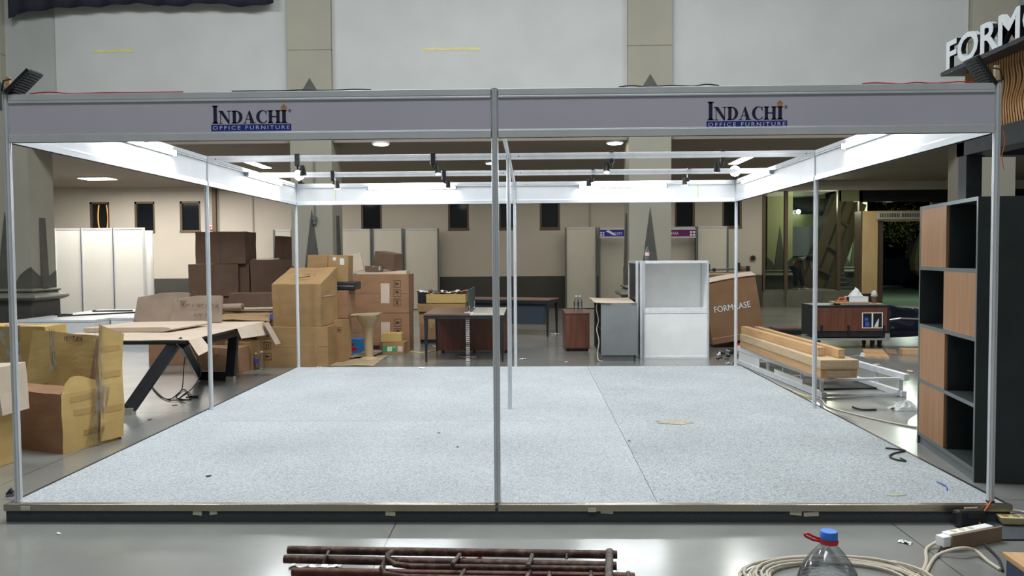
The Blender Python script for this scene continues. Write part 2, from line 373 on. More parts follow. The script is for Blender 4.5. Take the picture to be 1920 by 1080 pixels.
# columns with painted spikes and stone plinths
def column(n, cx, wlow, y=YC, top=10.2, mt='colp', upper=True, k=1.0):
    h = wlow/2
    c = MB().box(cx-h, cx+h, y, y+.8*k, .9*k, min(top, ZC) if upper else top)
    cu = cx-(.40 if n == 1 else 0)
    if upper: c.box(cu-.42, cu+.42, y, y+.5, ZC, 5.58); c.box(cu-.42, cu+.42, y, y+.5, 5.6, 10.2); c.box(cu-.41, cu+.41, y+.01, y+.5, 5.57, 5.61)
    o = struct('wall_column_%d' % n, c, K[mt])
    yf = y-.015
    # tall front spike + side spike + flared corners
    s = MB(); f0 = lambda u, v: Vector((cx+u, yf, v)); f1 = lambda u, v: Vector((cx+u, y+.02, v))
    s.prism([(-.20*k, 1.06), (.20*k, 1.06), (0, 2.55 if k == 1 else 2.3)], f0, f1)
    s.build('painted_spike', K['spike'], o)
    s = MB()
    for sg in (-1, 1):
        s.prism([(sg*h, 1.06), (sg*(h+.05), 1.06), (sg*(h+.05), 1.3), (sg*(h+.01), 2.45)], lambda u, v: Vector((cx+u, y+.3*k, v)), lambda u, v: Vector((cx+u, y+.5*k, v)))
    s.build('side_spike', K['spike'], o)
    s = MB()
    for sg in (-1, 1):
        arc = [(sg*(h+.015), 1.06), (sg*.17*k, 1.06), (sg*.19*k, 1.2)]
        arc += [(sg*(.19*k+(h-.19*k)*t), 1.2+.28*(t**.6)) for t in (.25, .5, .75, 1)]+[(sg*(h+.015), 1.46)]
        s.prism(arc, f0, f1)
        s.prism([(0, 1.06), (.8*k, 1.06), (.8*k, 1.4), (.4*k, 1.2), (0, 1.46)], lambda u, v: Vector((cx+sg*h, y+u, v)), lambda u, v: Vector((cx+sg*(h+.02), y+u, v)))
    s.build('painted_flare', K['spike'], o)
    # rounded mouldings and plinth
    def ring(z0, z1, out):
        b = MB(); z = (z0+z1)/2; n_ = 6
        lay = [(out*math.sin(PI*t/n_), z0+(z1-z0)*t/n_) for t in range(n_+1)]
        for (e0, a0), (e1, a1) in zip(lay[:-1], lay[1:]):
            q = lambda e, zz: [Vector((cx-h-e, y-e, zz)), Vector((cx+h+e, y-e, zz)), Vector((cx+h+e, y+.8*k+e, zz)), Vector((cx-h-e, y+.8*k+e, zz))]
            b.hexa(q(e0+.02, a0), q(e1+.02, a1))
        return b
    ring(.98, 1.06, .05).build('moulding', K['plinth'], o, merge=True)
    ring(.80, .98, .16).build('moulding', K['plinth'], o, merge=True)
    MB().box(cx-h-.06, cx+h+.06, y-.06, y+.8*k+.06, .3, .82).box(cx-h-.18, cx+h+.18, y-.18, y+.8*k+.18, 0, .32).build('plinth', K['wains'], o, bevel=.03)
    if upper:
        s = MB(); s.prism([(-.33, 4.52), (.33, 4.52), (0, 5.06)], f0, lambda u, v: Vector((cx+u, y+.02, v)))
        s.build('painted_triangle', K['spike'], o)
    return o
column(1, -10.0, .95)
column(2, at(583, 300, Y=YC).x, .80)
column(3, at(1219, 300, Y=YC).x, .80)
column(4, at(1862, 300, Y=YC).x, .84)

# ceiling lamps in the low gallery
def ceil_lamp(label, px, py, L_, W_, rz=0, round_=False):
    p = at(px, py, Z=ZC-.05)
    t = thing('ceiling_light', label, 'ceiling light', (p.x, p.y, ZC-.032), rz)
    if round_:
        MB().lathe([(L_+.03, -.035), (L_+.03, 0)], 20).build('frame', K['white'], t)
        MB().lathe([(L_, -.05), (L_, -.034)], 20).build('diffuser', K['lamp_w'], t)
    else:
        MB().box(-L_/2-.03, L_/2+.03, -W_/2-.03, W_/2+.03, -.035, 0).build('frame', K['white'], t)
        MB().box(-L_/2, L_/2, -W_/2, W_/2, -.05, -.034).build('diffuser', K['lamp_w'], t)
ceil_lamp('rectangular ceiling light over the white partition panels at left', 183, 334, .8, .5)
ceil_lamp('long ceiling light beside the left run of the booth frame', 481, 307, .20, 1.5, 0)
ceil_lamp('small ceiling light just under the left front fascia', 714, 269, .14, .14, 0, True)
ceil_lamp('round ceiling light showing left of the middle front post', 922, 305, .13, .13, 0, True)
ceil_lamp('small ceiling light just under the right front fascia', 1153, 267, .14, .14, 0, True)
ceil_lamp('long ceiling light beside the right run of the booth frame', 1390, 299, .20, 1.5, 0)
area('gallery_lamp', (-10.8, 16.6, ZC-.12), (0, 0, 0), 5, 4, 420, (1, .94, .88))
area('gallery_lamp', (-4.5, 17.2, ZC-.12), (0, 0, 0), 5, 3, 75, (1, .93, .84))
area('gallery_lamp', (2.0, 17.2, ZC-.12), (0, 0, 0), 5, 3, 62, (1, .95, .84))
area('gallery_lamp', (8.0, 17.0, ZC-.12), (0, 0, 0), 5, 3, 110, (1, .96, .84))

# ---------------------------------------------------------------- glazed right end and the night outside
gx1 = 16.9
struct('wall_bulkhead', MB().box(GX0, gx1, YB-.15, YB+.25, 3.58, ZC-.03), K['backw'])
dx0, dx1 = at(1641, 500, Y=YB).x, at(1745, 500, Y=YB).x
kx = at(1472, 560, Y=YB).x
struct('trim_kerb', MB().box(kx, dx0-.5, YB-.15, YB+.35, 0, .50).box(GX0, kx+.02, YB, YB+.35, 0, .5), K['plinth'])
def mullion(n, px, z0=.5, z1=3.58, wd=.05, mt='winframe'):
    xx = at(px, 450, Y=YB).x
    return struct('trim_%d' % n, MB().box(xx-wd, xx+wd, YB-.02, YB+.10, z0, z1), K[mt])
for i, px in enumerate((1432, 1474, 1573, 1613)): mullion(10+i, px)
wg = struct('window_10', MB().box(GX0+.1, dx0-.4, YB+.05, YB+.065, .5, 3.58), K['glass'])
struct('trim_14', MB().box(at(1612, 400, Y=YB).x, gx1, YB-.02, YB+.1, 3.22, 3.58), K['pane'])
struct('trim_15', MB().box(at(1573, 400, Y=YB).x, at(1612, 400, Y=YB).x, YB-.02, YB+.1, 3.25, 3.58), K['olive'])
struct('trim_16', MB().box(dx1, gx1, YB-.02, YB+.1, 0, 3.2), K['winframe'])
# plywood portal around the door opening
pt = thing('plywood_portal', 'yellow plywood post and lintel around the open hall exit', 'doorway frame', ((dx0+dx1)/2, YB-.3, 0))
hw = (dx1-dx0)/2
MB().box(-hw-.58, -hw-.12, -.15, .35, .42, 2.92).build('post', K['ply'], pt, bevel=.01)
MB().box(-hw-.62, -hw-.58, -.12, .36, 0, 2.92).box(-hw-.12, -hw+.06, -.10, .4, 0, 2.62).build('jamb', K['winframe'], pt)
MB().box(-hw-.12, hw+.3, -.155, .35, 2.62, 2.92).build('lintel', K['ply'], pt)
ac = thing('air_curtain', 'white slotted air curtain unit mounted above the open exit', 'air curtain', (at(1682, 410, Y=YB-.35).x, YB-.465, 2.66))
MB().box(-.68, .68, -.12, .005, 0, .22).build('casing', K['acwhite'], ac, bevel=.015)
g = MB()
for k in range(24):
    xx = -.60+k*.05+(.03 if k > 11 else -.01); g.box(xx, xx+.022, -.126, -.118, .06, .18)
g.build('grille', K['black'], ac)

struct('floor_outside', MB().box(GX0-1, 40, YB+.3, 33, -.2, 0), K['greenfloor'])
struct('floor_road', MB().box(-5, 60, 33, 62, -.3, -.06), K['asphalt'])
struct('floor_terrace', MB().box(5, dx0-.65, YB+.4, 27, 0, .46), K['plinth'])
struct('wall_night', MB().box(-10, 60, 62, 62.3, -.3, 16).box(38, 38.2, YB+.4, 62, -.3, 16), K['night'])
# olive facade outside with dark windows
YO = 26.0
o = struct('wall_outside', MB().box(5, dx0+.7, YO, YO+.3, .46, 7), K['olive'])
def onY(px0, px1, py0, py1, Y):
    a = at(px0, py1, Y=Y); b = at(px1, py0, Y=Y); return a.x, b.x, a.z, b.z
a = onY(1484, 1524, 370, 402, YO); MB().box(a[0], a[1], YO-.03, YO, a[2], a[3]).build('pane', K['pane'], o)
a = onY(1536, 1562, 372, 404, YO); MB().box(a[0], a[1], YO-.03, YO, a[2], a[3]).build('pane', K['pane'], o)
a = onY(1483, 1528, 425, 480, YO-.2)
bd = thing('notice_board', 'pale grey board standing on the terrace behind the glass', 'board', ((a[0]+a[1])/2, YO-.2, .46))
hw_ = (a[1]-a[0])/2
MB().box(-hw_, hw_, -.03, .0, a[2]-.46, a[3]-.46).build('board_face', mat('grey_board', (.16, .17, .19), .6), bd)
MB().box(-hw_, -hw_+.05, 0, .04, 0, a[3]-.46).box(hw_-.05, hw_, 0, .04, 0, a[3]-.46).build('board_leg', K['winframe'], bd)
def out_column(px, h, y):
    global _oc; cx = at(px, 500, Y=y).x
    return cx
c5 = column(5, at(1462, 500, Y=22.2).x, .85, y=22.2, top=7, mt='olivec', upper=False, k=1.0); c5.location.z = .05
c6 = column(6, at(1602, 500, Y=25.0).x, .9, y=25.0, top=7, mt='olivec', upper=False, k=.9); c6.location.z = .10
# slanted brown sculpture like a giant X limb
yy = 23.3
P = lambda px, py, y=yy: at(px, py, Y=y)
pl = [(1502, 552), (1548, 552), (1610, 382), (1572, 366)]
q0 = [P(*p) for p in pl]; q1 = [v+Vector((0, .5, 0)) for v in q0]
t = thing('slanted_sculpture', 'large slanted brown concrete sculpture with dark edges outside the glass', 'sculpture', (q0[0].x, yy, .46))
off = Vector((q0[0].x, yy, .46))
MB().hexa([v-off for v in q0], [v-off for v in q1]).build('slab', K['brownart'], t)
e = MB()
for i in (1, 3): e.bar(q0[i]-off, q0[(i+1) % 4]-off, .34, .56, (0, 1, 0))
for f in (.28, .52, .80):
    e.bar(q0[0].lerp(q0[3], f)-off, q0[1].lerp(q0[2], f-.08)-off, .08, .54, (0, 1, 0))
e.build('edge_band', K['winframe'], t)
# stairs with pale nosings
t = thing('terrace_stairs', 'small flight of stairs with pale lit nosings on the terrace', 'stairs', (at(1575, 545, Y=24).x, 24, .46))
for k in range(5):
    MB().box(-.25-.0*k, .3, .14*k, .14*k+.16, 0, .16*(k+1)).build('step', K['wains'], t)
    MB().box(-.2, .22, .14*k-.02, .14*k+.01, .16*(k+1)-.03, .16*(k+1)).build('step_nosing', K['silver'], t)
def lampball(label, px, py, y, r, e=None):
    p = at(px, py, Y=y); t = thing('outdoor_lamp', label, 'lamp', p)
    MB().lathe([(0.001, -r), (r*.7, -r*.7), (r, 0), (r*.7, r*.7), (.001, r)], 12).build('lamp_globe', K['lamp_out'], t, smooth='all')
    MB().box(-.03, .03, .0, YO-y if y > 24 else .3, -.03, .03).build('lamp_bracket', K['black'], t)
lampball('bright white lamp high on the dark window outside', 1497, 397, YO-.25, .09)
lampball('small white lamp lower behind the right middle post', 1540, 443, YO-.25, .06)
l = bpy.data.lights.new('terrace_fill', 'POINT'); l.energy = 100; l.color = (1, 1, .78); l.shadow_soft_size = .3  # unseen fill added in front of the terrace columns to light them
o = bpy.data.objects.new('terrace_fill', l); C.objects.link(o); o.location = (9.6, 20.9, 3.3)
l = bpy.data.lights.new('exit_floor_fill', 'POINT'); l.energy = 420; l.color = (.85, 1, .85); l.shadow_soft_size = .2  # unseen fill added to light the green floor beyond the exit
o = bpy.data.objects.new('exit_floor_fill', l); C.objects.link(o); o.location = (13.6, 23.5, 3.6)
# street lamp, car, tree, canopy seen through the exit
p = at(1662, 497, Y=36)
t = thing('street_lamp', 'thin pale post with bright lamp seen through the open exit', 'street lamp', (p.x, 37.2, -.06))
z1 = at(1662, 452, Y=36).z
MB().tube([(0, 0, 0), (0, 0, z1+.06)], .035, 8).build('pole', K['silver'], t)
MB().lathe([(.001, p.z-.1), (.16, p.z), (.001, p.z+.12)], 10).build('lamp_globe', K['lamp_out'], t, smooth='all')
cp = at(1688, 545, Y=34)
car = thing('parked_car', 'dark car parked on the road beyond the open exit', 'car', (cp.x, 35, -.06), R(8))
b = MB()
prof = [(-2.1, .35), (2.1, .35), (2.15, .75), (1.9, .95), (1.1, 1.02), (.6, 1.45), (-.9, 1.48), (-1.6, 1.02), (-2.12, .92)]
b.prism(prof, lambda u, v: Vector((u, -.85, v)), lambda u, v: Vector((u, .85, v)))
b.build('car_body', K['carp'], car, bevel=.08)
MB().prism([(1.0, 1.04), (.55, 1.40), (-.1, 1.42), (-.1, 1.04)], lambda u, v: Vector((u, -.87, v)), lambda u, v: Vector((u, -.855, v))).build('window', K['pane'], car)
for sx in (-1.35, 1.35):
    for sy in (-.8, .8):
        MB().tube([(sx, sy-.1, .33), (sx, sy+.1, .33)], .33, 16).build('wheel', K['rubber'], car)
for sy in (-.6, .6): MB().box(2.08, 2.17, sy-.15, sy+.15, .68, .8).build('headlight', K['lamp_w'], car)
tp = at(1672, 450, Y=37)
tr = thing('street_tree', 'dark tree with olive leaves over the parked car', 'tree', (at(1705, 450, Y=40).x, 40, -.06))
MB().tube([(0, 0, 0), (.1, 0, 2.2), (-.3, 0, 4.2)], [.32, .25, .15], 8).build('trunk', K['bark'], tr)
random.seed(5); lf = MB()
for k in range(900):
    c_ = Vector((random.gauss(-.6, 1.1), random.gauss(0, .8), 3.4+random.gauss(0, .55))); s_ = random.uniform(.05, .11)
    d1 = Vector([random.uniform(-1, 1) for _ in range(3)]).normalized()*s_; d2 = d1.cross(Vector([random.uniform(-1, 1) for _ in range(3)])).normalized()*s_*.6
    lf.add([c_-d1, c_+d2, c_+d1, c_-d2], [(0, 1, 2, 3)])
lf.build('foliage', K['leaf'], tr)
l = bpy.data.lights.new('street_light', 'POINT'); l.energy = 500; l.color = (.95, 1, .9); l.shadow_soft_size = .2
o = bpy.data.objects.new('street_light', l); C.objects.link(o); o.location = at(1664, 488, Y=35.3)
cn = at(1716, 500, Y=30)
t = thing('canvas_canopy', 'folded ochre canvas canopy at the right edge of the exit', 'canopy', (cn.x+.35, 30, 0))
MB().lathe([(.03, .05), (.05, .5), (.50, .9), (.55, 1.3), (.38, 2.0), (.10, 2.7)], 7).build('canvas', mat('ochre_canvas', (.10, .08, .035), .8), t)
MB().tube([(0, 0, 0), (0, 0, 2.95)], .03, 8).build('pole', K['black'], t)
struct('door_1', MB().box(dx0-.02, dx0+.03, YB+.05, YB+1.0, 0, 2.6), K['winframe'])

# person bending down on the terrace
def person():
    b0 = at(1495, 545, Y=21.0)
    t = thing('person', 'person bending forward in a pale patterned shirt and dark trousers', 'person', (b0.x, 21.0, .46), R(-48))
    def skin(name, chain, m, parent, edges=None):
        me = bpy.data.meshes.new(name); me.from_pydata([c[0] for c in chain], edges or [(i, i+1) for i in range(len(chain)-1)], []); me.update()
        o = bpy.data.objects.new(name, me); C.objects.link(o); o.parent = parent; me.materials.append(m)
        md = o.modifiers.new('skin', 'SKIN'); 
        for i, c in enumerate(chain):
            me.skin_vertices[0].data[i].radius = (c[1], c[1]*c[2] if len(c) > 2 else c[1])
        me.skin_vertices[0].data[0].use_root = True
        s = o.modifiers.new('sub', 'SUBSURF'); s.levels = 2; s.render_levels = 2
        return o
    V = Vector
    body = skin('person_body', [(V((-.02, 0, .80)), .13), (V((.14, -.04, .98)), .13), (V((.30, -.08, 1.05)), .125), (V((.40, -.10, 1.06)), .06), (V((.50, -.12, 1.02)), .10), (V((.54, -.12, .98)), .085),
        (V((-.06, -.08, .72)), .10), (V((.04, -.12, .44)), .075), (V((-.03, -.10, .10)), .05), (V((.08, -.18, .04)), .045),
        (V((-.02, .10, .72)), .10), (V((.10, .06, .44)), .075), (V((.14, .12, .10)), .05), (V((.25, .06, .04)), .045),
        (V((.32, -.22, 1.0)), .06), (V((.38, -.28, .78)), .045), (V((.44, -.30, .62)), .035),
        (V((.32, .08, .98)), .06), (V((.40, .10, .78)), .045), (V((.48, .06, .62)), .035)], K['skin'], t,
        [(0, 1), (1, 2), (2, 3), (3, 4), (4, 5), (0, 6), (6, 7), (7, 8), (8, 9), (0, 10), (10, 11), (11, 12), (12, 13), (2, 14), (14, 15), (15, 16), (2, 17), (17, 18), (18, 19)])
    skin('shirt', [(V((.0, 0, .84)), .15), (V((.14, -.04, .99)), .15), (V((.30, -.08, 1.06)), .14), (V((.32, -.22, 1.0)), .08), (V((.36, -.26, .88)), .065), (V((.32, .08, .98)), .08), (V((.36, .10, .88)), .065)], K['shirt'], body,
         [(0, 1), (1, 2), (2, 3), (3, 4), (2, 5), (5, 6)])
    skin('trousers', [(V((-.03, 0, .80)), .145), (V((-.06, -.08, .70)), .115), (V((.04, -.12, .44)), .09), (V((-.03, -.10, .12)), .065), (V((-.02, .10, .70)), .115), (V((.10, .06, .44)), .09), (V((.14, .12, .12)), .065)], K['trouser'], body,
         [(0, 1), (1, 2), (2, 3), (0, 4), (4, 5), (5, 6)])
    MB().lathe([(.001, -.12), (.09, -.08), (.115, 0), (.10, .07), (.001, .11)], 14, (.50, -.12, 1.06)).build('hair', K['hair'], body, smooth='all')
    for (x_, y_) in ((.03, -.15), (.20, .08)):
        MB().box(x_-.10, x_+.14, y_-.05, y_+.05, 0, .08).build('shoe', K['shoe'], body, bevel=.03)
person()

# ---------------------------------------------------------------- booth platform, carpets, frame
PT = .11; TOP = 2.635; FB = 2.343
t = thing('booth_platform', 'long low black platform with bronze metal edge under the grey carpets', 'platform', (0, 0, 0))
MB().box(-3.05, 3.09, -.05, 6.05, 0, .072).build('base', K['felt'], t)
MB().box(-3.06, -.01, -.06, -.02, .070, PT+.003).box(.005, 3.10, -.06, -.02, .070, PT+.003).build('front_trim', K['trim'], t, bevel=.003)
MB().box(-3.06, -3.03, -.02, 6.06, .070, PT-.003).build('side_trim', K['blackm'], t)
MB().box(3.07, 3.10, -.02, 6.06, .070, PT-.003).build('side_trim', K['blackm'], t)
MB().box(-3.03, 3.07, 6.03, 6.06, .070, PT-.003).build('back_trim', K['blackm'], t)
for i, (px, py, wd, rz) in enumerate(((370, 962, .055, .1), (400, 961, .045, -.15), (732, 963, .06, .05), (1110, 955, .05, 0), (1138, 959, .075, .05), (1492, 962, .07, .1), (1521, 964, .09, -.05), (50, 952, .06, 0))):
    p = at(px, py, Y=-.052)
    MB().box(-wd/2, wd/2, -.002, .001, -.013, .013).build('tape_scrap', K['tapep'], t, loc=(p.x, -.0515 if p.z < .07 else -.0625, p.z), rot=(0, rz, 0))
def carpet(label, x0, x1, y0, y1, m, z=PT):
    tg = thing('carpet', label, 'carpet', ((x0+x1)/2, y0, .072))
    hx = (x1-x0)/2; rnd = random.Random(int(x0*100))
    b = MB().grid(lambda u, v: Vector((-hx+2*hx*u, (y1-y0)*v, z-.072+.0012*noise.noise(Vector((u*9+x0, v*9, 0))))), 24, 24, z-.072)
    b.build('pile', m, tg, merge=True)
carpet('pale grey carpet covering the front left and middle of the platform', -3.03, .98, -.018, 2.42, K['carpet'])
carpet('pale grey carpet at the back left behind the cross seam', -3.03, .98, 2.424, 6.03, K['carpet'])
carpet('darker flecked grey carpet on the right third of the platform', .984, 3.07, -.018, 6.03, K['carpet2'])

def profile(r):
    pts = []
    for k in range(8):
        a = 2*PI*k/8
        for d, rr in ((-.30, 1), (-.12, 1), (-.09, .72), (.09, .72), (.12, 1), (.30, 1)):
            pts.append((r*rr*math.cos(a+d), r*rr*math.sin(a+d)))
    return pts
PF = profile(.0215)
def post(label, x, y, foot=False):
    t = thing('booth_post', label, 'post', (x, y, PT), 0, 'aluminium posts of the booth frame')
    MB().prism(PF, lambda u, v: Vector((u, v, .012)), lambda u, v: Vector((u, v, TOP-PT))).build('upright', K['alu'], t)
    MB().lathe([(.024, .001), (.024, .012)], 12).build('foot', K['rubber' if foot else 'alu'], t)
    MB().lathe([(.018, TOP-PT), (.018, TOP-PT+.003)], 12).build('end_cap', K['blackm'], t)
for lab, x, y in (('front left corner post of the booth frame', -3, 0), ('middle front post of the booth frame between the two name boards', 0, 0), ('front right corner post of the booth frame on a black foot', 3, 0),
                  ('left side post halfway along the booth', -3, 3), ('inner post standing on the carpet in the booth centre', 0, 3), ('right side post halfway along the booth beside the timber', 3, 3),
                  ('back left corner post in front of the carton stack', -3, 6), ('back middle post behind the centre post', 0, 6), ('back right corner post beside the leaning brown carton', 3, 6)):
    post(lab, x, y, x == 3 and y == 0)

def fascia(label, a, b, logo=None, name='fascia_board', grp=None):
    """a,b ground points (x,y); front side is to the right of a->b ... local x along the board"""
    a = Vector((a[0], a[1], 0)); b = Vector((b[0], b[1], 0)); L_ = (b-a).length-.044; rz = math.atan2(b.y-a.y, b.x-a.x)
    mid = (a+b)/2
    t = thing(name, label, 'fascia', (mid.x, mid.y, FB), rz, grp); h = TOP-FB; l = L_/2
    for nm, z0, z1 in (('top_rail', h-.055, h), ('bottom_rail', 0, .05)):
        r = MB().box(-l, l, -.016, .016, z0, z1)
        if nm == 'top_rail': r.box(-l, l, -.019, .019, z0, z0+.012).box(-l, l, -.019, .019, z0+.018, z1)
        else: r.box(-l, l, -.019, .019, z0, z1-.006)
        r.build(nm, K['alu'], t, bevel=.002)
    MB().box(-l, l, -.010, .010, .048, h-.053).build('panel', K['fascia'], t)
    return t
fl = fascia('left name board with navy lettering above the left front opening', (-3, 0), (0, 0), grp='fascia boards of the booth')
fr = fascia('right name board with navy lettering above the right front opening', (0, 0), (3, 0), grp='fascia boards of the booth')
K['fascia_keep'] = K['fascia']
K['fascia'] = mat('white_side_panel', (.68, .70, .72), .45, 0, col2=(.64, .66, .68), scale=3)
fascia('near left side fascia board under the left floodlight', (-3, 3), (-3, 0), grp='fascia boards of the booth')
fascia('far left side fascia board behind the left middle post', (-3, 6), (-3, 3), grp='fascia boards of the booth')
fascia('near right side fascia board beside the black steel frame', (3, 3), (3, 0), grp='fascia boards of the booth')
fascia('far right side fascia board behind the right middle post', (3, 6), (3, 3), grp='fascia boards of the booth')
fascia('back fascia board left of the centre posts', (-3, 6), (0, 6), grp='fascia boards of the booth')
fascia('back fascia board right of the centre posts', (0, 6), (3, 6), grp='fascia boards of the booth')

# --- lettering of the name boards
def text_mb(s, size, ext=.0, spacing=1.0, bold=0.0):
    cu = bpy.data.curves.new('t', 'FONT'); cu.body = s; cu.size = size; cu.extrude = ext; cu.space_character = spacing; cu.offset = bold
    cu.align_x = 'CENTER'; cu.align_y = 'CENTER'; cu.resolution_u = 3
    o = bpy.data.objects.new('t', cu); C.objects.link(o)
    bpy.context.view_layer.update()
    me = bpy.data.meshes.new_from_object(o.evaluated_get(bpy.context.evaluated_depsgraph_get()))
    b = MB(); b.v = [tuple(v.co) for v in me.vertices]; b.f = [tuple(p.vertices) for p in me.polygons]
    bpy.data.objects.remove(o); bpy.data.curves.remove(cu); bpy.data.meshes.remove(me)
    return b
def text(name, s, w_, h_, m, parent, loc, rot=(PI/2, 0, 0), ext=.001, spacing=1.0, bold=0.0):
    b = text_mb(s, 1, 0, spacing, bold)
    xs = [v[0] for v in b.v]; ys = [v[1] for v in b.v]; cx, cy = (min(xs)+max(xs))/2, (min(ys)+max(ys))/2
    sx = w_/(max(xs)-min(xs)); sy = h_/(max(ys)-min(ys))
    fl_ = [((v[0]-cx)*sx, (v[1]-cy)*sy, ext) for v in b.v]; n = len(fl_)
    e = {}
    for f in b.f:
        for i in range(len(f)):
            k = (f[i], f[(i+1) % len(f)]); e[k] = e.get(k, 0)+1
    out = MB(); out.v = fl_+[(v[0], v[1], 0) for v in fl_]; out.f = list(b.f)
    out.f += [(a, b_, b_+n, a+n) for (a, b_) in e if (b_, a) not in e]
    return out.build(name, m, parent, loc=loc, rot=rot)
def serif(ch):
    """list of polygons in a unit-high box; returns (polys, width)"""
    S = .045; q = []
    box = lambda x0, x1, y0, y1: q.append([(x0, y0), (x1, y0), (x1, y1), (x0, y1)])
    def stem(x0, x1, e=.10):
        box(x0, x1, 0, 1)
        for y0, y1 in ((0, S), (1-S, 1)): box(x0-e, x1+e, y0, y1)
        for sy, y in ((1, S), (-1, 1-S)):
            q.append([(x0-e*.55, y), (x1+e*.55, y), (x1, y+sy*.05), (x0, y+sy*.05)])
    if ch == 'I': stem(.09, .37); return q, .46
    if ch == 'H': stem(.09, .34); stem(.68, .93); box(.3, .70, .47, .54); return q, 1.02
    if ch == 'N':
        box(.14, .19, 0, 1); box(.03, .32, 0, S); box(.0, .25, 1-S, 1)
        q.append([(.04, 1), (.34, 1), (.86, .16), (.86, -.03), (.78, -.03)])
        box(.81, .86, 0, 1); box(.68, .98, 1-S, 1); return q, 1.0
    if ch == 'D':
        stem(.09, .34, .09); n = 14
        for k in range(n):
            a0, a1 = -PI/2+PI*k/n, -PI/2+PI*(k+1)/n
            o_ = lambda a: (.36+.50*math.cos(a), .5+.5*math.sin(a)); i_ = lambda a: (.34+.27*math.cos(a), .5+.455*math.sin(a))
            q.append([o_(a0), o_(a1), i_(a1), i_(a0)])
        box(.28, .37, 0, S); box(.28, .37, 1-S, 1); return q, .88
    if ch == 'C':
        n = 18
        for k in range(n):
            a0, a1 = PI*.28+PI*1.44*k/n, PI*.28+PI*1.44*(k+1)/n
            o_ = lambda a: (.50+.48*math.cos(a), .5+.52*math.sin(a)); i_ = lambda a: (.58+.31*math.cos(a), .5+.46*math.sin(a))
            q.append([o_(a0), o_(a1), i_(a1), i_(a0)])
        q.append([(.80, .68), (.84, .68), (.84, 1.0), (.74, .90)]); q.append([(.72, .08), (.80, .05), (.87, .20), (.84, .24)]); return q, .90
    if ch == 'A':
        q.append([(.10, 0), (.155, 0), (.50, .92), (.48, 1.02)]); q.append([(.58, 0), (.88, 0), (.53, 1.02), (.41, .82)])
        box(.24, .66, .30, .345); box(.0, .27, 0, S); box(.52, .98, 0, S); return q, .98
def name_logo(parent, x0, x1, z0, z1, first):
    """logo spans x0..x1, z0..z1 in the board's local frame"""
    Wd, Hh = x1-x0, z1-z0; y = -.0105
    lg = MB().box(x0, x1, y-.0012, y, z0, z0+Hh*.255).build('logo_bar', K['blue'], parent)
    u = [('I', 1.42), ('N', 1), ('D', 1), ('A', 1), ('C', 1), ('H', 1), ('I', 1)]
    tot = sum(serif(c)[1]*(.95 if h > 1 else 1) for c, h in u)+.03*6
    hl = Hh*.50; kx = (Wd*.93)/tot; x = x0+Wd*.015; zb = z0+Hh*.30
    b = MB()
    for i, (c, h) in enumerate(u):
        ps, wd = serif(c)
        for p in ps:
            f = lambda a, v, yy: Vector((x+a*kx*(1.0), yy, zb+v*hl*h))
            b.prism(p, lambda a, v: f(a, v, y-.0012), lambda a, v: f(a, v, y))
        if i == 6: xi = x+.215*kx
        x += (wd+.03)*kx
    b.build('logo_letters', K['ink'], lg)
    text('logo_subline', 'OFFICE', Wd*.345, Hh*.15, K['print'], lg, (x0+Wd*.193, y-.0013, z0+Hh*.127), spacing=1.35, ext=.0006)
    text('logo_subline', 'FURNITURE', Wd*.55, Hh*.15, K['print'], lg, (x0+Wd*.705, y-.0013, z0+Hh*.127), spacing=1.35, ext=.0006)
    c = MB(); zc = zb+hl*1.0; r = Wd*.031
    f0 = lambda u_, v_: Vector((xi+u_, y-.0012, zc+v_)); f1 = lambda u_, v_: Vector((xi+u_, y, zc+v_))
    c.prism([(-r, 0), (r, 0), (r*1.05, r*.35), (-r*1.05, r*.35)], f0, f1)
    for k in (-2, -1, 0, 1, 2):
        c.prism([(k*r*.40-r*.13, r*.35), (k*r*.40+r*.13, r*.35), (k*r*.50+r*.15, r*1.5), (k*r*.50-r*.15, r*1.5)], f0, f1)
    c.prism([(-r*1.2, r*1.5), (r*1.2, r*1.5), (r*.7, r*1.8), (-r*.7, r*1.8)], f0, f1)
    c.prism([(-r*.15, r*1.8), (r*.15, r*1.8), (r*.15, r*2.4), (-r*.15, r*2.4)], f0, f1).prism([(-r*.4, r*2.0), (r*.4, r*2.0), (r*.4, r*2.2), (-r*.4, r*2.2)], f0, f1)
    c.build('crown_mark', K['gold'], lg)
    g = MB(); n = 14; cx, cz, ro = x0+Wd*.985, zb+hl*.95, Wd*.018
    for k in range(n):
        a0, a1 = 2*PI*k/n, 2*PI*(k+1)/n
        g.prism([(ro*math.cos(a0), ro*math.sin(a0)), (ro*math.cos(a1), ro*math.sin(a1)), (ro*.8*math.cos(a1), ro*.8*math.sin(a1)), (ro*.8*math.cos(a0), ro*.8*math.sin(a0))],
                lambda u_, v_: Vector((cx+u_, y-.001, cz+v_)), lambda u_, v_: Vector((cx+u_, y, cz+v_)))
    g.build('registered_mark', K['ink'], lg)
    text('registered_letter', 'R', ro*.9, ro*1.1, K['ink'], lg, (cx, y-.0001, cz), ext=.0006)
for par, (pxa, pxb, pya, pyb) in ((fl, (396.5, 545.5, 197, 246)), (fr, (1324.5, 1476, 189.5, 240))):
    a = at(pxa, pyb, Y=-.01); b = at(pxb, pya, Y=-.01)
    name_logo(par, a.x-par.location.x, b.x-par.location.x, a.z-FB, b.z-FB, True)

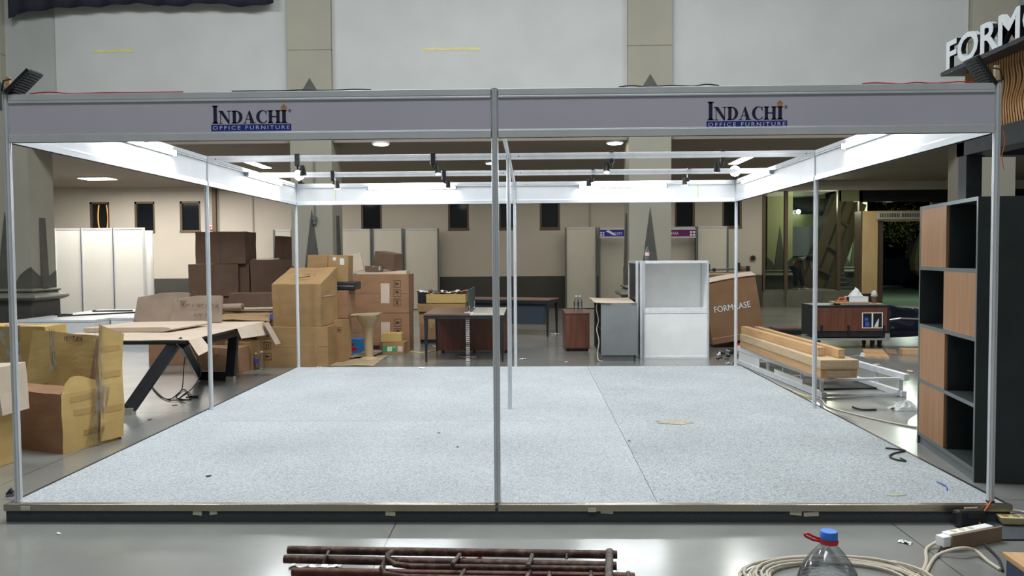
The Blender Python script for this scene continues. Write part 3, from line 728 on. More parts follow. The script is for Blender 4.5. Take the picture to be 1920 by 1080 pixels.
# --- rails, beams
def beam(label, a, b, h=.06, wd=.03, ends=.022):
    a = Vector(a); b = Vector(b); d = (b-a); L_ = d.length/2-ends; rz = math.atan2(d.y, d.x); mid = (a+b)/2
    t = thing('booth_rail', label, 'rail', (mid.x, mid.y, TOP-h), rz, 'top rails of the booth')
    MB().box(-L_, L_, -wd/2, wd/2, 0, h).build('rail_profile', K['alu'] if wd < .025 else K['white_metal'], t, bevel=.003)
    MB().box(-L_, L_, -wd/2-.001, wd/2+.001, h*.42, h*.58).build('rail_groove', K['alu'], t)
    for sx in (-1, 1): MB().lathe([(.006, -.001), (.006, .002)], 8).build('rail_bolt', K['black'], t, loc=(sx*(L_-.08), -wd/2-.001, h*.5), rot=(PI/2, 0, 0))
beam('front light rail from left middle post to centre post', (-3, 3), (0, 3))
beam('front light rail from centre post to right middle post', (0, 3), (3, 3))
beam('rear light rail between left side board and centre beam', (-3, 4.55), (0, 4.55))
beam('rear light rail between centre beam and right side board', (0, 4.55), (3, 4.55))
beam('lengthwise centre beam from the middle front post inward', (0, 0), (0, 3), .05, .028)
beam('lengthwise centre beam from the inner post to the back', (0, 3), (0, 6), .05, .028, .024)

# --- tube lights
def tube_light(label, c, rz, L_=1.2):
    t = thing('tube_light', label, 'tube light', c, rz, 'tube lights inside the fascia')
    MB().box(-L_/2, L_/2, -.018, .0, -.020, .020).build('batten', K['white'], t, bevel=.003)
    MB().tube([(-L_/2+.01, -.030, 0), (L_/2-.01, -.030, 0)], .015, 12).build('tube', K['lamp_t'], t, smooth=True)
    for sx in (-1, 1): MB().box(sx*L_/2-.008, sx*L_/2+.008, -.048, .0, -.024, .024).build('end_bracket', K['edge'], t)
zt = 2.565
for lab, pa, pb in (('tube light on the back board left of the centre', 690, 855), ('tube light on the back board right of the centre', 1085, 1250)):
    a = at(pa, 358, Y=5.97); b = at(pb, 358, Y=5.97); tube_light(lab, ((a.x+b.x)/2, 5.98, zt), 0, b.x-a.x)
def sideY(px, X): # distance along a side board where a pixel column meets it
    return at(px, 300, X=X).y
for lab, X, p0, p1 in (('tube light on the near left side board', -3, 170, 318), ('tube light on the far left side board', -3, 446, 525),
                       ('tube light on the near right side board', 3, 1592, 1720), ('tube light on the far right side board', 3, 1392, 1464)):
    y0, y1 = sorted((sideY(p0, X), sideY(p1, X))); yc = (y0+y1)/2
    if X < 0: yc = y1-.6 if p0 < 300 else yc
    else: yc = y1-.6 if p0 > 1500 else yc
    tube_light(lab, (X+(.021 if X < 0 else -.021), yc, zt), R(90) if X < 0 else R(-90), 1.2)

# --- clamp spotlights
def spot(label, px, Y, tilt, m='lamp_spot', rz=0, drop=0):
    p = at(px, 300, Y=Y)
    t = thing('clamp_spotlight', label, 'spotlight', (p.x, Y, TOP-.06), rz, 'clamp spotlights on the rails')
    MB().box(-.022, .022, -.03, .03, .062, .075).box(-.022, .022, -.032, -.018, -.03, .075).box(-.022, .022, -.03, .03, -.045, -.002).build('clamp', K['black'], t, bevel=.004)
    MB().tube([(0, 0, -.04), (.0, -.01, -.075), (.045, -.01, -.085)], .010, 8).build('arm', K['black'], t)
    d = Vector((0, math.sin(tilt), -math.cos(tilt))); c0 = Vector((.05, -.01, -.06)) 
    h = MB(); u = [c0+d*k for k in (-.02, .0, .05, .075)]
    h.tube(u, [.018, .026, .028, .034], 14); ho = h.build('lamp_head', K['black'], t, smooth=True)
    MB().tube([c0+d*.074, c0+d*.082], [.028, .024], 14).build('lens', K[m], ho)
    MB().tube([c0+d*.070, c0+d*.078], [.036, .036], 14).build('lamp_ring', K['silver'], ho)
for i, (px, Y, lab) in enumerate(((558, 3, 'clamp spotlight leftmost on the front rail'), (811, 3, 'clamp spotlight on the front rail left of the centre posts'),
        (1147, 3, 'clamp spotlight on the front rail right of the centre posts'), (1355, 3, 'clamp spotlight rightmost on the front rail'),
        (624, 4.55, 'clamp spotlight leftmost on the rear rail'), (832, 4.55, 'clamp spotlight on the rear rail left of the centre posts'),
        (1112, 4.55, 'clamp spotlight on the rear rail right of the centre posts'), (1292, 4.55, 'clamp spotlight rightmost on the rear rail'))):
    spot(lab, px, Y, R([20, -10, 15, -20, 5, 10, 0, 10][i]), rz=[0, .3, PI-.2, PI-.1, 0, .2, PI, PI][i])
for px, lab in ((562, 'very bright lamp by the back left corner post'), (1377, 'very bright lamp by the back right corner post')):
    p = at(px, 330, Y=5.93)
    t = thing('corner_lamp', lab, 'lamp', (p.x, 5.90, TOP))
    MB().box(-.03, .03, .04, .16, 0, .02).tube([(0, .08, .0), (0, .08, .11)], .012, 8).build('bracket', K['black'], t)
    MB().tube([(0, .10, .11), (0, .02, .11), (0, .0, .11)], [.04, .072, .076], 16).build('lamp_head', K['silver'], t, smooth=True)
    MB().tube([(0, -.001, .11), (0, -.008, .11)], [.07, .062], 16).build('lens', K['lamp_hot'], t)

# --- floodlights and cables on top of the front corners
def flood(label, x, y, sgn, lean):
    t = thing('floodlight', label, 'floodlight', (x, y, TOP+.003), 0); t.scale = (.74, .74, .74)
    Mx = Matrix.Translation((sgn*.10, 0, .10)) @ Matrix.Rotation(-sgn*lean, 4, 'Y')
    MB().box(-.14, .14, -.10, .10, -.016, .016, Mx).build('housing', K['black'], t, bevel=.006)
    f = MB()
    for k in range(9): f.box(-.11+k*.026, -.10+k*.026, -.08, .08, -.026, -.016, Mx)
    f.build('cooling_fin', K['black'], t)
    MB().box(-.12, .12, -.085, .085, .0161, .018, Mx).build('front_glass', K['pane'], t)
    MB().tube([(-sgn*.02, -.105, .02), (-sgn*.0, -.105, .10), (sgn*.06, -.105, .11)], .007, 6).tube([(-sgn*.02, .105, .02), (-sgn*.0, .105, .10), (sgn*.06, .105, .11)], .007, 6).tube([(-sgn*.02, -.105, .02), (-sgn*.02, .105, .02)], .007, 6).build('bracket', K['black'], t)
    MB().box(-sgn*.02-.016, -sgn*.02+.016, -.03, .0, .0, .15).build('mounting_block', K['timberp' if sgn < 0 else 'timber'], t)
flood('black floodlight tilted on the front left corner post', -2.98, .03, 1, R(43))
flood('black floodlight tilted on the front right corner post', 3.0, .05, -1, R(-128) if False else R(56))
def wire(name, label, cat, pts, r, m, group=None, n=8):
    """smooth cable through points, starting at the first"""
    P_ = [Vector(p) for p in pts]; out = []
    for i in range(len(P_)-1):
        p0 = P_[max(i-1, 0)]; p1 = P_[i]; p2 = P_[i+1]; p3 = P_[min(i+2, len(P_)-1)]
        for k in range(5):
            t_ = k/5; out.append(.5*((2*p1)+(-p0+p2)*t_+(2*p0-5*p1+4*p2-p3)*t_*t_+(-p0+3*p1-3*p2+p3)*t_**3))
    out.append(P_[-1]); o0 = P_[0].copy()
    o = MB().tube([q-o0 for q in out], r, n).build(name, K[m], None, smooth=True, loc=o0)
    return tag(o, label, cat, group)
random.seed(11)
def topwire(label, x0, x1, m, y):
    n = 9; pts = [(x0+(x1-x0)*i/(n-1), y+random.uniform(-.008, .008), TOP+.006+(.010*random.random() if i % 3 == 1 else 0)) for i in range(n)]
    wire('cable', label, 'cable', pts, .004, m)
topwire('thin red cable lying on top of the left name board', -2.85, -1.9, 'rcable', 0)
topwire('thin red cable lying on top of the right name board near the floodlight', 2.2, 2.85, 'rcable', 0)
topwire('black cable on top of the left name board behind its lettering', -1.6, -.75, 'bcable', 0)
topwire('black cable on top of the right name board near the centre post', .75, 1.35, 'bcable', 0)

# ---------------------------------------------------------------- cartons
def softbox(w_, d_, h_, dent, seed, lift=0.0, n=7, taper=0.0):
    b = MB()
    def dsp(p):
        q = Vector((p.x/w_+.5, p.y/d_, p.z/h_))
        v = noise.noise_vector(p*2.6+Vector((seed*3.1, seed*1.7, seed)))*dent+noise.noise_vector(p*9+Vector((seed, seed*2.3, 1)))*dent*.25
        if q.z < .02: v.z = 0
        r = p.copy(); r.z += lift*q.y*q.z; r.x *= 1-taper*q.z
        return r+v
    X0, X1 = -w_/2, w_/2
    for fn in (lambda u, v: Vector((X0+w_*u, 0, h_*v)), lambda u, v: Vector((X1-w_*u, d_, h_*v)), lambda u, v: Vector((X1, d_*u, h_*v)), lambda u, v: Vector((X0, d_-d_*u, h_*v)),
               lambda u, v: Vector((X0+w_*u, d_*v, h_)), lambda u, v: Vector((X0+w_*u, d_-d_*v, 0))):
        b.grid(lambda u, v, fn=fn: dsp(fn(u, v)), n, n)
    return b, dsp
def icon(kind, s):
    """square handling mark drawn with bars: polygons in a s x s box"""
    q = []; t_ = s*.055; h = s/2
    for a in ((-h, -h, h, -h+t_), (-h, h-t_, h, h), (-h, -h, -h+t_, h), (h-t_, -h, h, h)): q.append([(a[0], a[1]), (a[2], a[1]), (a[2], a[3]), (a[0], a[3])])
    def ln(x0, y0, x1, y1, w__=.07):
        d = Vector((x1-x0, y1-y0)); p = Vector((-d.y, d.x)).normalized()*w__*s/2
        q.append([(x0*s-p.x, y0*s-p.y), (x1*s-p.x, y1*s-p.y), (x1*s+p.x, y1*s+p.y), (x0*s+p.x, y0*s+p.y)])
    def disc(cx, cy, r, n=10): q.append([(cx*s+r*s*math.cos(2*PI*k/n), cy*s+r*s*math.sin(2*PI*k/n)) for k in range(n)])
    if kind == 'glass': q.append([(-.18*s, .30*s), (-.13*s, .02*s), (.13*s, .02*s), (.18*s, .30*s)]); ln(0, 0, 0, -.25); ln(-.15, -.28, .15, -.28)
    elif kind == 'umbrella': q.append([(.28*s*math.cos(PI*k/8), .05*s+.25*s*math.sin(PI*k/8)) for k in range(9)]); ln(0, .05, 0, -.28, .05); ln(0, -.28, .1, -.28, .05)
    elif kind == 'arrows':
        for x_ in (-.16, .16): q.append([((x_-.12)*s, .08*s), ((x_+.12)*s, .08*s), (x_*s, .30*s)]); ln(x_, .08, x_, -.22, .09)
        ln(-.3, -.3, .3, -.3)
    elif kind == 'hand': disc(.10, 0, .14); ln(-.30, .24, .05, .05, .09); ln(-.32, 0, 0, 0, .09); ln(-.30, -.24, .05, -.05, .09)
    elif kind == 'person': disc(0, .26, .07); ln(0, .2, 0, -.05, .12); ln(0, -.05, -.14, -.30); ln(0, -.05, .14, -.30); ln(-.25, .28, .25, -.28, .05); ln(-.25, -.28, .25, .28, .05)
    return q
STROKE = {'A': '0,0 .4,1 .8,0|.15,.4 .65,.4', 'B': '0,0 0,1 .6,.9 .5,.55 0,.5|.5,.5 .7,.2 .5,0 0,0', 'C': '.7,.9 .3,1 0,.5 .3,0 .7,.1', 'E': '.7,1 0,1 0,0 .7,0|0,.5 .5,.5', 'F': '.7,1 0,1 0,0|0,.5 .5,.5',
          'G': '.7,.9 .3,1 0,.5 .3,0 .7,.1 .7,.5 .4,.5', 'H': '0,0 0,1|.7,0 .7,1|0,.5 .7,.5', 'I': '.1,0 .1,1', 'J': '.5,1 .5,.1 .2,0 0,.2', 'L': '0,1 0,0 .6,0', 'M': '0,0 .1,1 .4,.4 .7,1 .8,0', 'N': '0,0 0,1 .65,0 .65,1',
          'O': '.35,0 0,.5 .35,1 .7,.5 .35,0', 'R': '0,0 0,1 .6,.9 .55,.55 0,.5 .7,0', 'S': '.6,.9 .3,1 .05,.75 .6,.3 .3,0 0,.1', 'T': '0,1 .8,1|.4,1 .4,0', 'U': '0,1 .05,.1 .35,0 .65,.1 .7,1', 'V': '0,1 .35,0 .7,1', 'X': '0,0 .7,1|0,1 .7,0', 'K': '0,0 0,1|.6,1 0,.45 .7,0', '1': '.1,.8 .3,1 .3,0', '2': '0,.8 .3,1 .6,.7 0,0 .7,0', ' ': ''}
def hand_text(name, s_, h_, parent, loc, rot=(0, 0, 0), m='marker', slant=.1, r=None, wob=.04, seed=0):
    """handwriting as thin pen strokes in local xz"""
    rnd = random.Random(seed); b = MB(); x = 0; r = r or h_*.075
    for ch in s_:
        dy = rnd.uniform(-.08, .08)
        for st in STROKE.get(ch, '').split('|'):
            if not st: continue
            pts = [tuple(float(c) for c in p.split(',')) for p in st.split()]
            pts = [((x+px+slant*py+rnd.uniform(-wob, wob))*h_*.85, 0, (py+dy+rnd.uniform(-wob, wob))*h_) for px, py in pts]
            b.tube(pts, r, 5)
        x += .95
    for i, v in enumerate(b.v): b.v[i] = (v[0], v[1]*.3, v[2])
    return b.build(name, K[m], parent, loc=loc, rot=rot)
def carton(label, loc, size, rz=0, m='card', dent=.012, seed=1, lift=0, marks=None, tape='v', rot=None, group=None, name='cardboard_box', flaps=False, cat='box', taper=0):
    w_, d_, h_ = size
    t = thing(name, label, cat, loc, rz, group, rot)
    b, dsp = softbox(w_, d_, h_, dent, seed, lift, taper=taper)
    b.build('box_body', K[m], t, merge=True, bevel=.004)
    def onface(u, v, off=.0): p = dsp(Vector((u, 0, v))); return Vector((p.x, p.y-off, p.z))
    def ontop(u, v, off=.0): p = dsp(Vector((u, v, h_))); return Vector((p.x, p.y, p.z+off))
    if tape in ('v', 'vh'):   # tape down the top seam and over the front edge
        MB().grid(lambda u, v: ontop(-.025+.05*u, d_*v, .0012), 1, 14, -.0012).build('top_tape', K['tape'], t)
        MB().grid(lambda u, v: onface(-.025+.05*u, h_*(1-.28*v), .0012), 1, 8, .0012).build('front_tape', K['tape'], t)
    if tape == 'seam':        # open seam of the flaps down the front
        MB().grid(lambda u, v: onface(-.003+.006*u, h_*(1-v), .0008), 1, 8, .0008).build('flap_seam', K['marker'], t)
    if tape == 'h':
        MB().grid(lambda u, v: onface(w_*(-.5+u), h_*.5+.004*v, .0008), 8, 1, .0008).build('fold_line', K['cardd'], t)
    for mk in marks or []:
        if mk[0] == 'label':
            _, cx, cz, lw_, lh, mm = mk
            MB().grid(lambda u, v: onface(cx-lw_/2+lw_*u, cz-lh/2+lh*v, .0015), 3, 3, .0015).build('paper_label', K[mm], t)
        elif mk[0] == 'text':
            _, cx, cz, tw, th, s_, mm = mk; p = onface(cx, cz, .006)
            text('printed_text', s_, tw, th, K[mm], t, p, ext=.0015)
        elif mk[0] == 'pen':
            _, cx, cz, th, s_ = mk; p = onface(cx, cz, .003)
            hand_text('handwriting', s_, th, t, p, seed=seed)
        else:
            kd, cx, cz, sz = mk; g = MB()
            for poly in icon(kd, sz): g.prism(poly, lambda u, v: onface(cx+u, cz+v, .0022), lambda u, v: onface(cx+u, cz+v, .0005))
            g.build('handling_mark', K['marker'], t)
    return t
def sc(px, py, Y): return at(px, py, Y=Y)
GL = 'cartons piled behind the left half of the booth'
# big carton with sloping lid on the lower carton
Yf = 6.82
a = sc(490, 689, Yf); b_ = sc(598, 689, Yf)
carton('lower carton at the front of the pile with handling marks on its left side', ((a.x+b_.x)/2+.04, Yf, 0), (1.06, .62, .60), R(0), 'card', .008, 3, group=GL, tape='h',
       marks=[('person', -.37, .48, .11), ('arrows', -.37, .32, .11), ('hand', -.37, .16, .11), ('label', .36, .25, .05, .50, 'tape')])
a = sc(508, 611, Yf+.02); b_ = sc(602, 611, Yf+.02)
carton('large carton with a sloping bulged lid on top of the marked carton', ((a.x+b_.x)/2, Yf+.06, .603), (.76, .70, .63), R(-7), 'card', .014, 4, lift=.24, group=GL, tape=None, marks=[('label', .28, .3, .05, .6, 'tape'), ('label', -.26, .33, .05, .55, 'tape')])
t = bpy.data.objects['cardboard_box.001'] if 'cardboard_box.001' in bpy.data.objects else None
if t:
    MB().tube([(-.10, .18, .745), (.0, .14, .722), (.15, .18, .742)], .006, 6).build('lid_slit', K['marker'], t)
    hand_text('handwriting', 'VTM 2', .05, t, (-.02, .30, .760), (R(-70), 0, 0), seed=3)
    MB().box(.383, .388, .05, .55, .44, .45).build('cord', K['cardp'], t)
p = sc(641, 677, 7.35)
carton('narrow tall carton standing right of the marked carton', (p.x-.12, 7.35, 0), (.30, .36, .66), R(-8), 'card', .006, 5, group=GL, marks=[('hand', .1, .5, .08)])
p = sc(648, 600, 7.7)
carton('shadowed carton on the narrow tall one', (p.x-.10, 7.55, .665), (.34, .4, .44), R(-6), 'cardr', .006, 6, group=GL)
p = sc(645, 540, 7.7)
t = thing('dark_gap_block', 'flat black block filling the dark gap between two cartons in the pile', 'filler', (p.x, 7.6, 1.11), 0)
MB().box(-.22, .2, 0, .45, 0, .13).build('gap_block', K['black'], t, bevel=.02)  # added black block stands for the dark gap under the strapped carton
MB().tube([(-.2, -.004, .07), (.18, -.004, .06)], .006, 6).build('zip', K['edge'], t)  # thin grey line along the added block
p = sc(612, 525, 7.55)
carton('strapped carton overhanging on top of the black gap block', (p.x+.0, 7.62, 1.245), (.64, .40, .42), R(2), 'card', .008, 7, group=GL, tape='seam', rot=(0, R(1.5), R(2)),
       marks=[('label', .10, .36, .05, .05, 'cloth'), ('label', .22, .32, .07, .10, 'cloth')])
# two big stacked cartons with marks
Y2 = 8.72
a = sc(655, 657, Y2); b_ = sc(768, 657, Y2); cx = (a.x+b_.x)/2; w2 = b_.x-a.x
mk = [('hand', .32, .50, .125), ('umbrella', .32, .34, .125), ('person', .32, .18, .125), ('label', .11, .34, .15, .34, 'cardp')]
carton('large marked carton at the bottom right of the pile', (cx, Y2, 0), (w2, .55, .66), R(1), 'cardr', .006, 8, group=GL, tape='h', marks=mk)
carton('large marked carton stacked on its twin', (cx, Y2, .665), (w2, .58, .665), R(0), 'cardr', .007, 9, group=GL, tape='h', marks=mk)
carton('torn flat carton lying on the upper marked carton', (cx+.05, Y2+.02, 1.333), (.85, .5, .05), R(3), 'cardp', .012, 10, group=GL, tape=None)
p = sc(672, 505, Y2+.1)
carton('small pale carton leaning on top of the right stack', (p.x-.02, Y2+.12, 1.39), (.22, .2, .30), 0, 'cardp', .008, 11, group=GL, tape=None, rot=(0, R(-10), R(10)))
p = sc(717, 500, Y2)
carton('dark carton tipped on its edge on top of the right stack', (p.x-.02, Y2+.15, 1.42), (.40, .3, .29), 0, 'cardd', .006, 12, group=GL, tape=None, rot=(0, R(8), R(-22)))
p = sc(700, 503, Y2-.02)
carton('low shiny taped box in front of the dark tipped carton', (p.x, Y2+.0, 1.388), (.30, .13, .09), R(3), 'cardd', .004, 13, group=GL, marks=[('label', .1, .045, .03, .07, 'silver')])
# little items in front of the two big cartons
p = at(668, 661, Z=0)
t = carton('small blue printed carton on the floor beside the wrapped pedestal', (p.x-.03, p.y-.12, 0), (.24, .25, .24), R(-6), 'bluebox', .003, 14, tape=None, name='blue_box', marks=[('label', -.01, .07, .17, .06, 'red'), ('label', 0, .15, .05, .05, 'red')])
p = at(706, 659, Z=0)
carton('small open dark printed carton between the pedestal and the green printed one', (p.x, p.y-.08, 0), (.24, .2, .18), R(2), 'cardr', .004, 15, marks=[('label', 0, .08, .14, .07, 'marker')], tape=None, name='small_box')
p = at(739, 663, Z=0)
carton('small carton with green and white print on the floor', (p.x, p.y-.10, 0), (.37, .3, .20), R(-4), 'card', .005, 16, marks=[('label', -.06, .09, .24, .10, 'green'), ('label', -.03, .09, .14, .08, 'cloth'), ('label', .12, .09, .08, .09, 'pinklab')], tape=None, name='small_box')
carton('small open carton stacked on the green printed one', (p.x-.02, p.y-.09, .205), (.33, .26, .15), R(3), 'cardy', .010, 17, tape=None, name='small_box')
# paper wrapped pedestal
p = at(692, 674, Z=0)
t = thing('wrapped_pedestal', 'flared table pedestal wrapped in kraft paper beside the blue carton', 'pedestal', (p.x, p.y, 0))
prof = [(.16, .0), (.15, .02), (.075, .05), (.068, .30), (.072, .44), (.10, .54), (.20, .68), (.21, .72)]
b = MB().lathe(prof, 14); 
for i, v in enumerate(b.v):
    q = Vector(v); n_ = noise.noise(q*14)*.010; b.v[i] = (q.x*(1+.05*math.sin(5*q.z*3))+n_, q.y+n_, q.z)
b.build('wrapping', K['kraft'], t, smooth=True)
MB().box(-.23, .22, -.13, .13, .715, .735).build('top_plate', K['kraft'], t, rot=(0, R(-2), 0))
# flattened cardboard on the floor
def sheet(label, pts, z, m='cardp', th=.006, seed=0, amp=.02, name='cardboard_sheet', group=None, n=8):
    """flat torn sheet, pts = 4 corners (x,y) on the ground"""
    c = sum((Vector((q[0], q[1], 0)) for q in pts), Vector())/4
    t = thing(name, label, 'cardboard', (c.x, c.y, z), 0, group)
    Q = [Vector((q[0], q[1], 0))-Vector((c.x, c.y, 0)) for q in pts]
    def fn(u, v):
        uu = u; vv = v
        if v in (0, 1): vv = v+(.5-v)*.14*abs(noise.noise(Vector((u*7+seed, v*3, seed))))
        if u in (0, 1): uu = u+(.5-u)*.14*abs(noise.noise(Vector((v*7+seed, u*3, seed+5))))
        p = (Q[0].lerp(Q[1], uu)).lerp(Q[3].lerp(Q[2], uu), vv)
        p.z = th+amp*max(0, noise.noise(Vector((p.x*2.2+seed, p.y*2.2, seed)))+.15)
        return p
    MB().grid(fn, n, n, th).build('sheet', K[m], t)
    mid = [fn(i/10, .48) for i in range(11)]
    MB().tube([q+Vector((0, 0, .001)) for q in mid], .003, 4).build('fold_line', K['cardr'], t)
    return t
F = lambda px, py, z=0: tuple(at(px, py, Z=z))[:2]
sheet('flattened torn carton on the floor behind the carpet edge', [F(604, 687), F(700, 687), F(728, 668), F(668, 664)], 0, 'kraft', seed=2)
sheet('smaller kraft piece lying on the flattened carton under the pedestal', [F(655, 676), F(700, 672), F(722, 663), F(690, 660)], .045, 'cardg', seed=4, amp=.01)
# cartons far behind the column, their backlit shade put into dark board
YD = 12.6
def far(label, px0, px1, py0, py1, d, m, Y=YD, seed=1, **k):
    a = sc(px0, py1, Y); b2 = sc(px1, py0, Y)
    return carton(label, ((a.x+b2.x)/2, Y, a.z), (b2.x-a.x, d, b2.z-a.z), 0, m, .010, seed, **k)
GD = 'dark cartons stacked far behind the column'
zb = sc(410, 560, YD).z
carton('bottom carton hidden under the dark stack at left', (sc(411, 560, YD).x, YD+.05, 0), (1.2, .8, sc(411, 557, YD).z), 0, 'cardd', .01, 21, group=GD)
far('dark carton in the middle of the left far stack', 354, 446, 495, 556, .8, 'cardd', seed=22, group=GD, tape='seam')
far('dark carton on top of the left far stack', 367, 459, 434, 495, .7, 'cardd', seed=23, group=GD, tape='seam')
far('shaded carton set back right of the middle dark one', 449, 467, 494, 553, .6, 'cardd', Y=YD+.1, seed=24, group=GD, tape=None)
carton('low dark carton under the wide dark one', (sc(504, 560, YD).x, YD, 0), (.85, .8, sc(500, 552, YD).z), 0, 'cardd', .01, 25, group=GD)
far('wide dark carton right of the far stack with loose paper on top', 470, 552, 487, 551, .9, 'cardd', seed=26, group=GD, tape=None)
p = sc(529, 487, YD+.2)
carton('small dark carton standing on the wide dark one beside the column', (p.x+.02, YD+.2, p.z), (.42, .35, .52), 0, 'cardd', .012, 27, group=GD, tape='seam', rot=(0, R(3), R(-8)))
p = sc(495, 486, YD)
sheet('loose white paper on the wide dark carton', [(p.x-.3, YD+.1), (p.x+.3, YD+.1), (p.x+.25, YD+.6), (p.x-.2, YD+.6)], p.z, 'cloth', seed=6, amp=.05, name='paper_sheet')
# stuff between: flat cartons and rolls right of the wrapped slabs
p = sc(478, 565, 9.2)
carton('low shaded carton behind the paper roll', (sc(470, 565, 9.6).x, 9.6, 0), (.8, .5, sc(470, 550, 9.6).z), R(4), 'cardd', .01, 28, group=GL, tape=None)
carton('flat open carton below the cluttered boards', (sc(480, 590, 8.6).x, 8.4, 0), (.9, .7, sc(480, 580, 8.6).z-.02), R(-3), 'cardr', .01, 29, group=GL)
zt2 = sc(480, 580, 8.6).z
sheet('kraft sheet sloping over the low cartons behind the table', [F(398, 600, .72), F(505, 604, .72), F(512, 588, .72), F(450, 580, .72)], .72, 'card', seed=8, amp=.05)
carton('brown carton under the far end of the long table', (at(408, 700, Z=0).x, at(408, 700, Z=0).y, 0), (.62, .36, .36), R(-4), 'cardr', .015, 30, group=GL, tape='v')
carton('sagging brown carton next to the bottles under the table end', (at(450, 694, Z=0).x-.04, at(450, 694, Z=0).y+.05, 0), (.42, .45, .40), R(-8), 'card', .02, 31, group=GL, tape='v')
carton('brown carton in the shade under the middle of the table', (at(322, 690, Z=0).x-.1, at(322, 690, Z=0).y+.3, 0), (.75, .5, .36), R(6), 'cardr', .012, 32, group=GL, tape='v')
carton('carton under the sloping kraft sheet', (sc(452, 640, 7.6).x, 7.4, 0), (.9, .6, .68), R(0), 'cardr', .01, 33, group=GL, tape='v')
# cartons behind the first desk
YG = 9.9; GG = 'cartons behind the walnut desk'
a = sc(835, 570, YG)
carton('dark low crate at the bottom behind the desk', (sc(830, 650, YG).x, YG+.05, 0), (.85, .5, .22), 0, 'charcoal', .0, 41, group=GG, tape=None)
far('lower carton of the desk pile', 787, 830, 607, 637, .4, 'cardr', Y=YG+.02, seed=42, group=GG)
far('middle carton of the desk pile', 786, 845, 585, 607, .4, 'card', Y=YG+.04, seed=43, group=GG)
far('long flat carton second from the top of the desk pile', 782, 872, 569, 585, .5, 'card', Y=YG, seed=44, group=GG, tape=None)
far('yellowish flat carton topmost of the desk pile', 799, 873, 552, 568.5, .5, 'cardy', Y=YG, seed=45, group=GG, tape=None)
far('dark film roll carton at the left of the desk pile top', 783, 799, 548, 568.5, .4, 'black', Y=YG+.05, seed=46, group=GG, tape=None)
z0 = sc(830, 551, YG).z; x0 = sc(830, 551, YG).x
random.seed(3)
for k, (dx, cl, lb) in enumerate(((-.35, 'cloth', 'crumpled white film on the dark end of the desk pile'), (-.12, 'cardd', 'dark crumpled paper on top of the desk pile'), (.12, 'cloth', 'white torn film on the middle of the desk pile'), (.30, 'cardr', 'brown paper scrap topmost on the desk pile'))):
    t = thing('packing_scrap', lb, 'scrap', (x0+dx, YG+.25, z0))
    b = MB().grid(lambda u, v: Vector((-.17+.34*u, -.15+.3*v, .03+.045*noise.noise(Vector((u*5+k, v*5, k)))+.02*math.sin(u*6+k))), 10, 8, .004)
    b.build('crumpled_sheet', K[cl], t)

# ---------------------------------------------------------------- open cartons at the front left
p0 = at(118, 852, Z=0); p1 = at(228, 824, Z=0); d_ = Vector((p1.x-p0.x, p1.y-p0.y, 0)); rzz = math.atan2(d_.y, d_.x)
# front face faces camera-left; right face runs p0 -> p1
t = thing('open_carton', 'large open carton with raised lid and handwritten word beside the front left post', 'box', (p0.x, p0.y, 0), rzz-R(90))
W_, D_, H_ = .74, d_.length, .50      # local: x -W..0 , y 0..D
th = .008
def wall(nm, fn, m, tk=.006, n=8): return MB().grid(lambda u, v: (lambda q: q+noise.noise_vector(q*5)*.010)(fn(u, v)), n, n, tk).build(nm, K[m], t)
wall('front_wall', lambda u, v: Vector((-W_+W_*u, 0, H_*v)), 'cardr')
wall('side_wall', lambda u, v: Vector((0, D_*.62*u, (H_+.0*u)*v)), 'cardy')
wall('back_wall', lambda u, v: Vector((-W_*u, D_, H_*v)), 'card')
wall('side_wall', lambda u, v: Vector((-W_, D_*(1-u), H_*v)), 'card')
wall('bottom', lambda u, v: Vector((-W_+W_*u, D_*v, .004)), 'card')
wall('front_flap', lambda u, v: Vector((-W_+(W_-.02)*u, .17*v, H_+.035*v)), 'cardr')
wall('torn_flap', lambda u, v: Vector((.0-.02*v, .02+D_*.55*u, H_+(.10+.03*math.sin(u*4))*v*min(1, u*5+.1))), 'cardy')
wall('lid', lambda u, v: Vector((-W_-.30+(W_+.20)*u, D_*.72+.10*v, H_*.93+.50*v-.03*u)), 'cardy', n=10)
wall('lid_edge', lambda u, v: Vector((-.13+.055*u, D_*.70+.05*u+.10*v, H_*.93+.49*v)), 'cardy')
wall('tall_side_flap', lambda u, v: Vector((.015+.02*math.sin(v*7)*.4, D_*.60+D_*.42*u+.02*v, .03+(1.02-.10*u)*v)), 'cardy', n=12)
for i, (dy, z_, l_, hh) in enumerate(((.12, .30, .20, .05), (.20, .12, .18, .045), (.08, .42, .22, .05))):
    wall('tape_strip', lambda u, v: Vector((.0025, dy+l_*u, z_+hh*v)), 'tape2', .001)
for i, z_ in enumerate((.25, .55, .78)):
    wall('tape_strip', lambda u, v: (lambda vv: Vector((.018+.02*math.sin(vv*7)*.4, D_*.64+D_*.34*u+.02*vv, .03+1.0*vv)))(z_+.05*v), 'tape2', .001)
MB().grid(lambda u, v: Vector((-.12-.05*u+.0, D_*.69+.10*v-.010, H_*.95+.44*v)), 2, 8, .002).build('tape_strip', K['cardr'], t)
hand_text('handwriting', 'VENTURA', .042, t, (-W_+.17, D_*.72+.055, .885), (R(-12), 0, 0), seed=7, r=.0042)
def film(nm, parent, loc, w1, h1, seed, rot=(0, 0, 0)):
    return MB().grid(lambda u, v: Vector(((u-.5)*w1, .02*noise.noise(Vector((u*6, v*6, seed))), v*h1+.02*noise.noise(Vector((u*4, v*8, seed+3))))), 10, 14, 0).build(nm, K['wrap'], parent, loc=loc, rot=rot, smooth='all')
film('stretch_film', t, (.03, D_*.60, .30), .10, .74, 1, (0, 0, R(90)))
film('stretch_film', t, (.02, D_*.5, .03), .14, .5, 2, (0, R(12), R(90)))
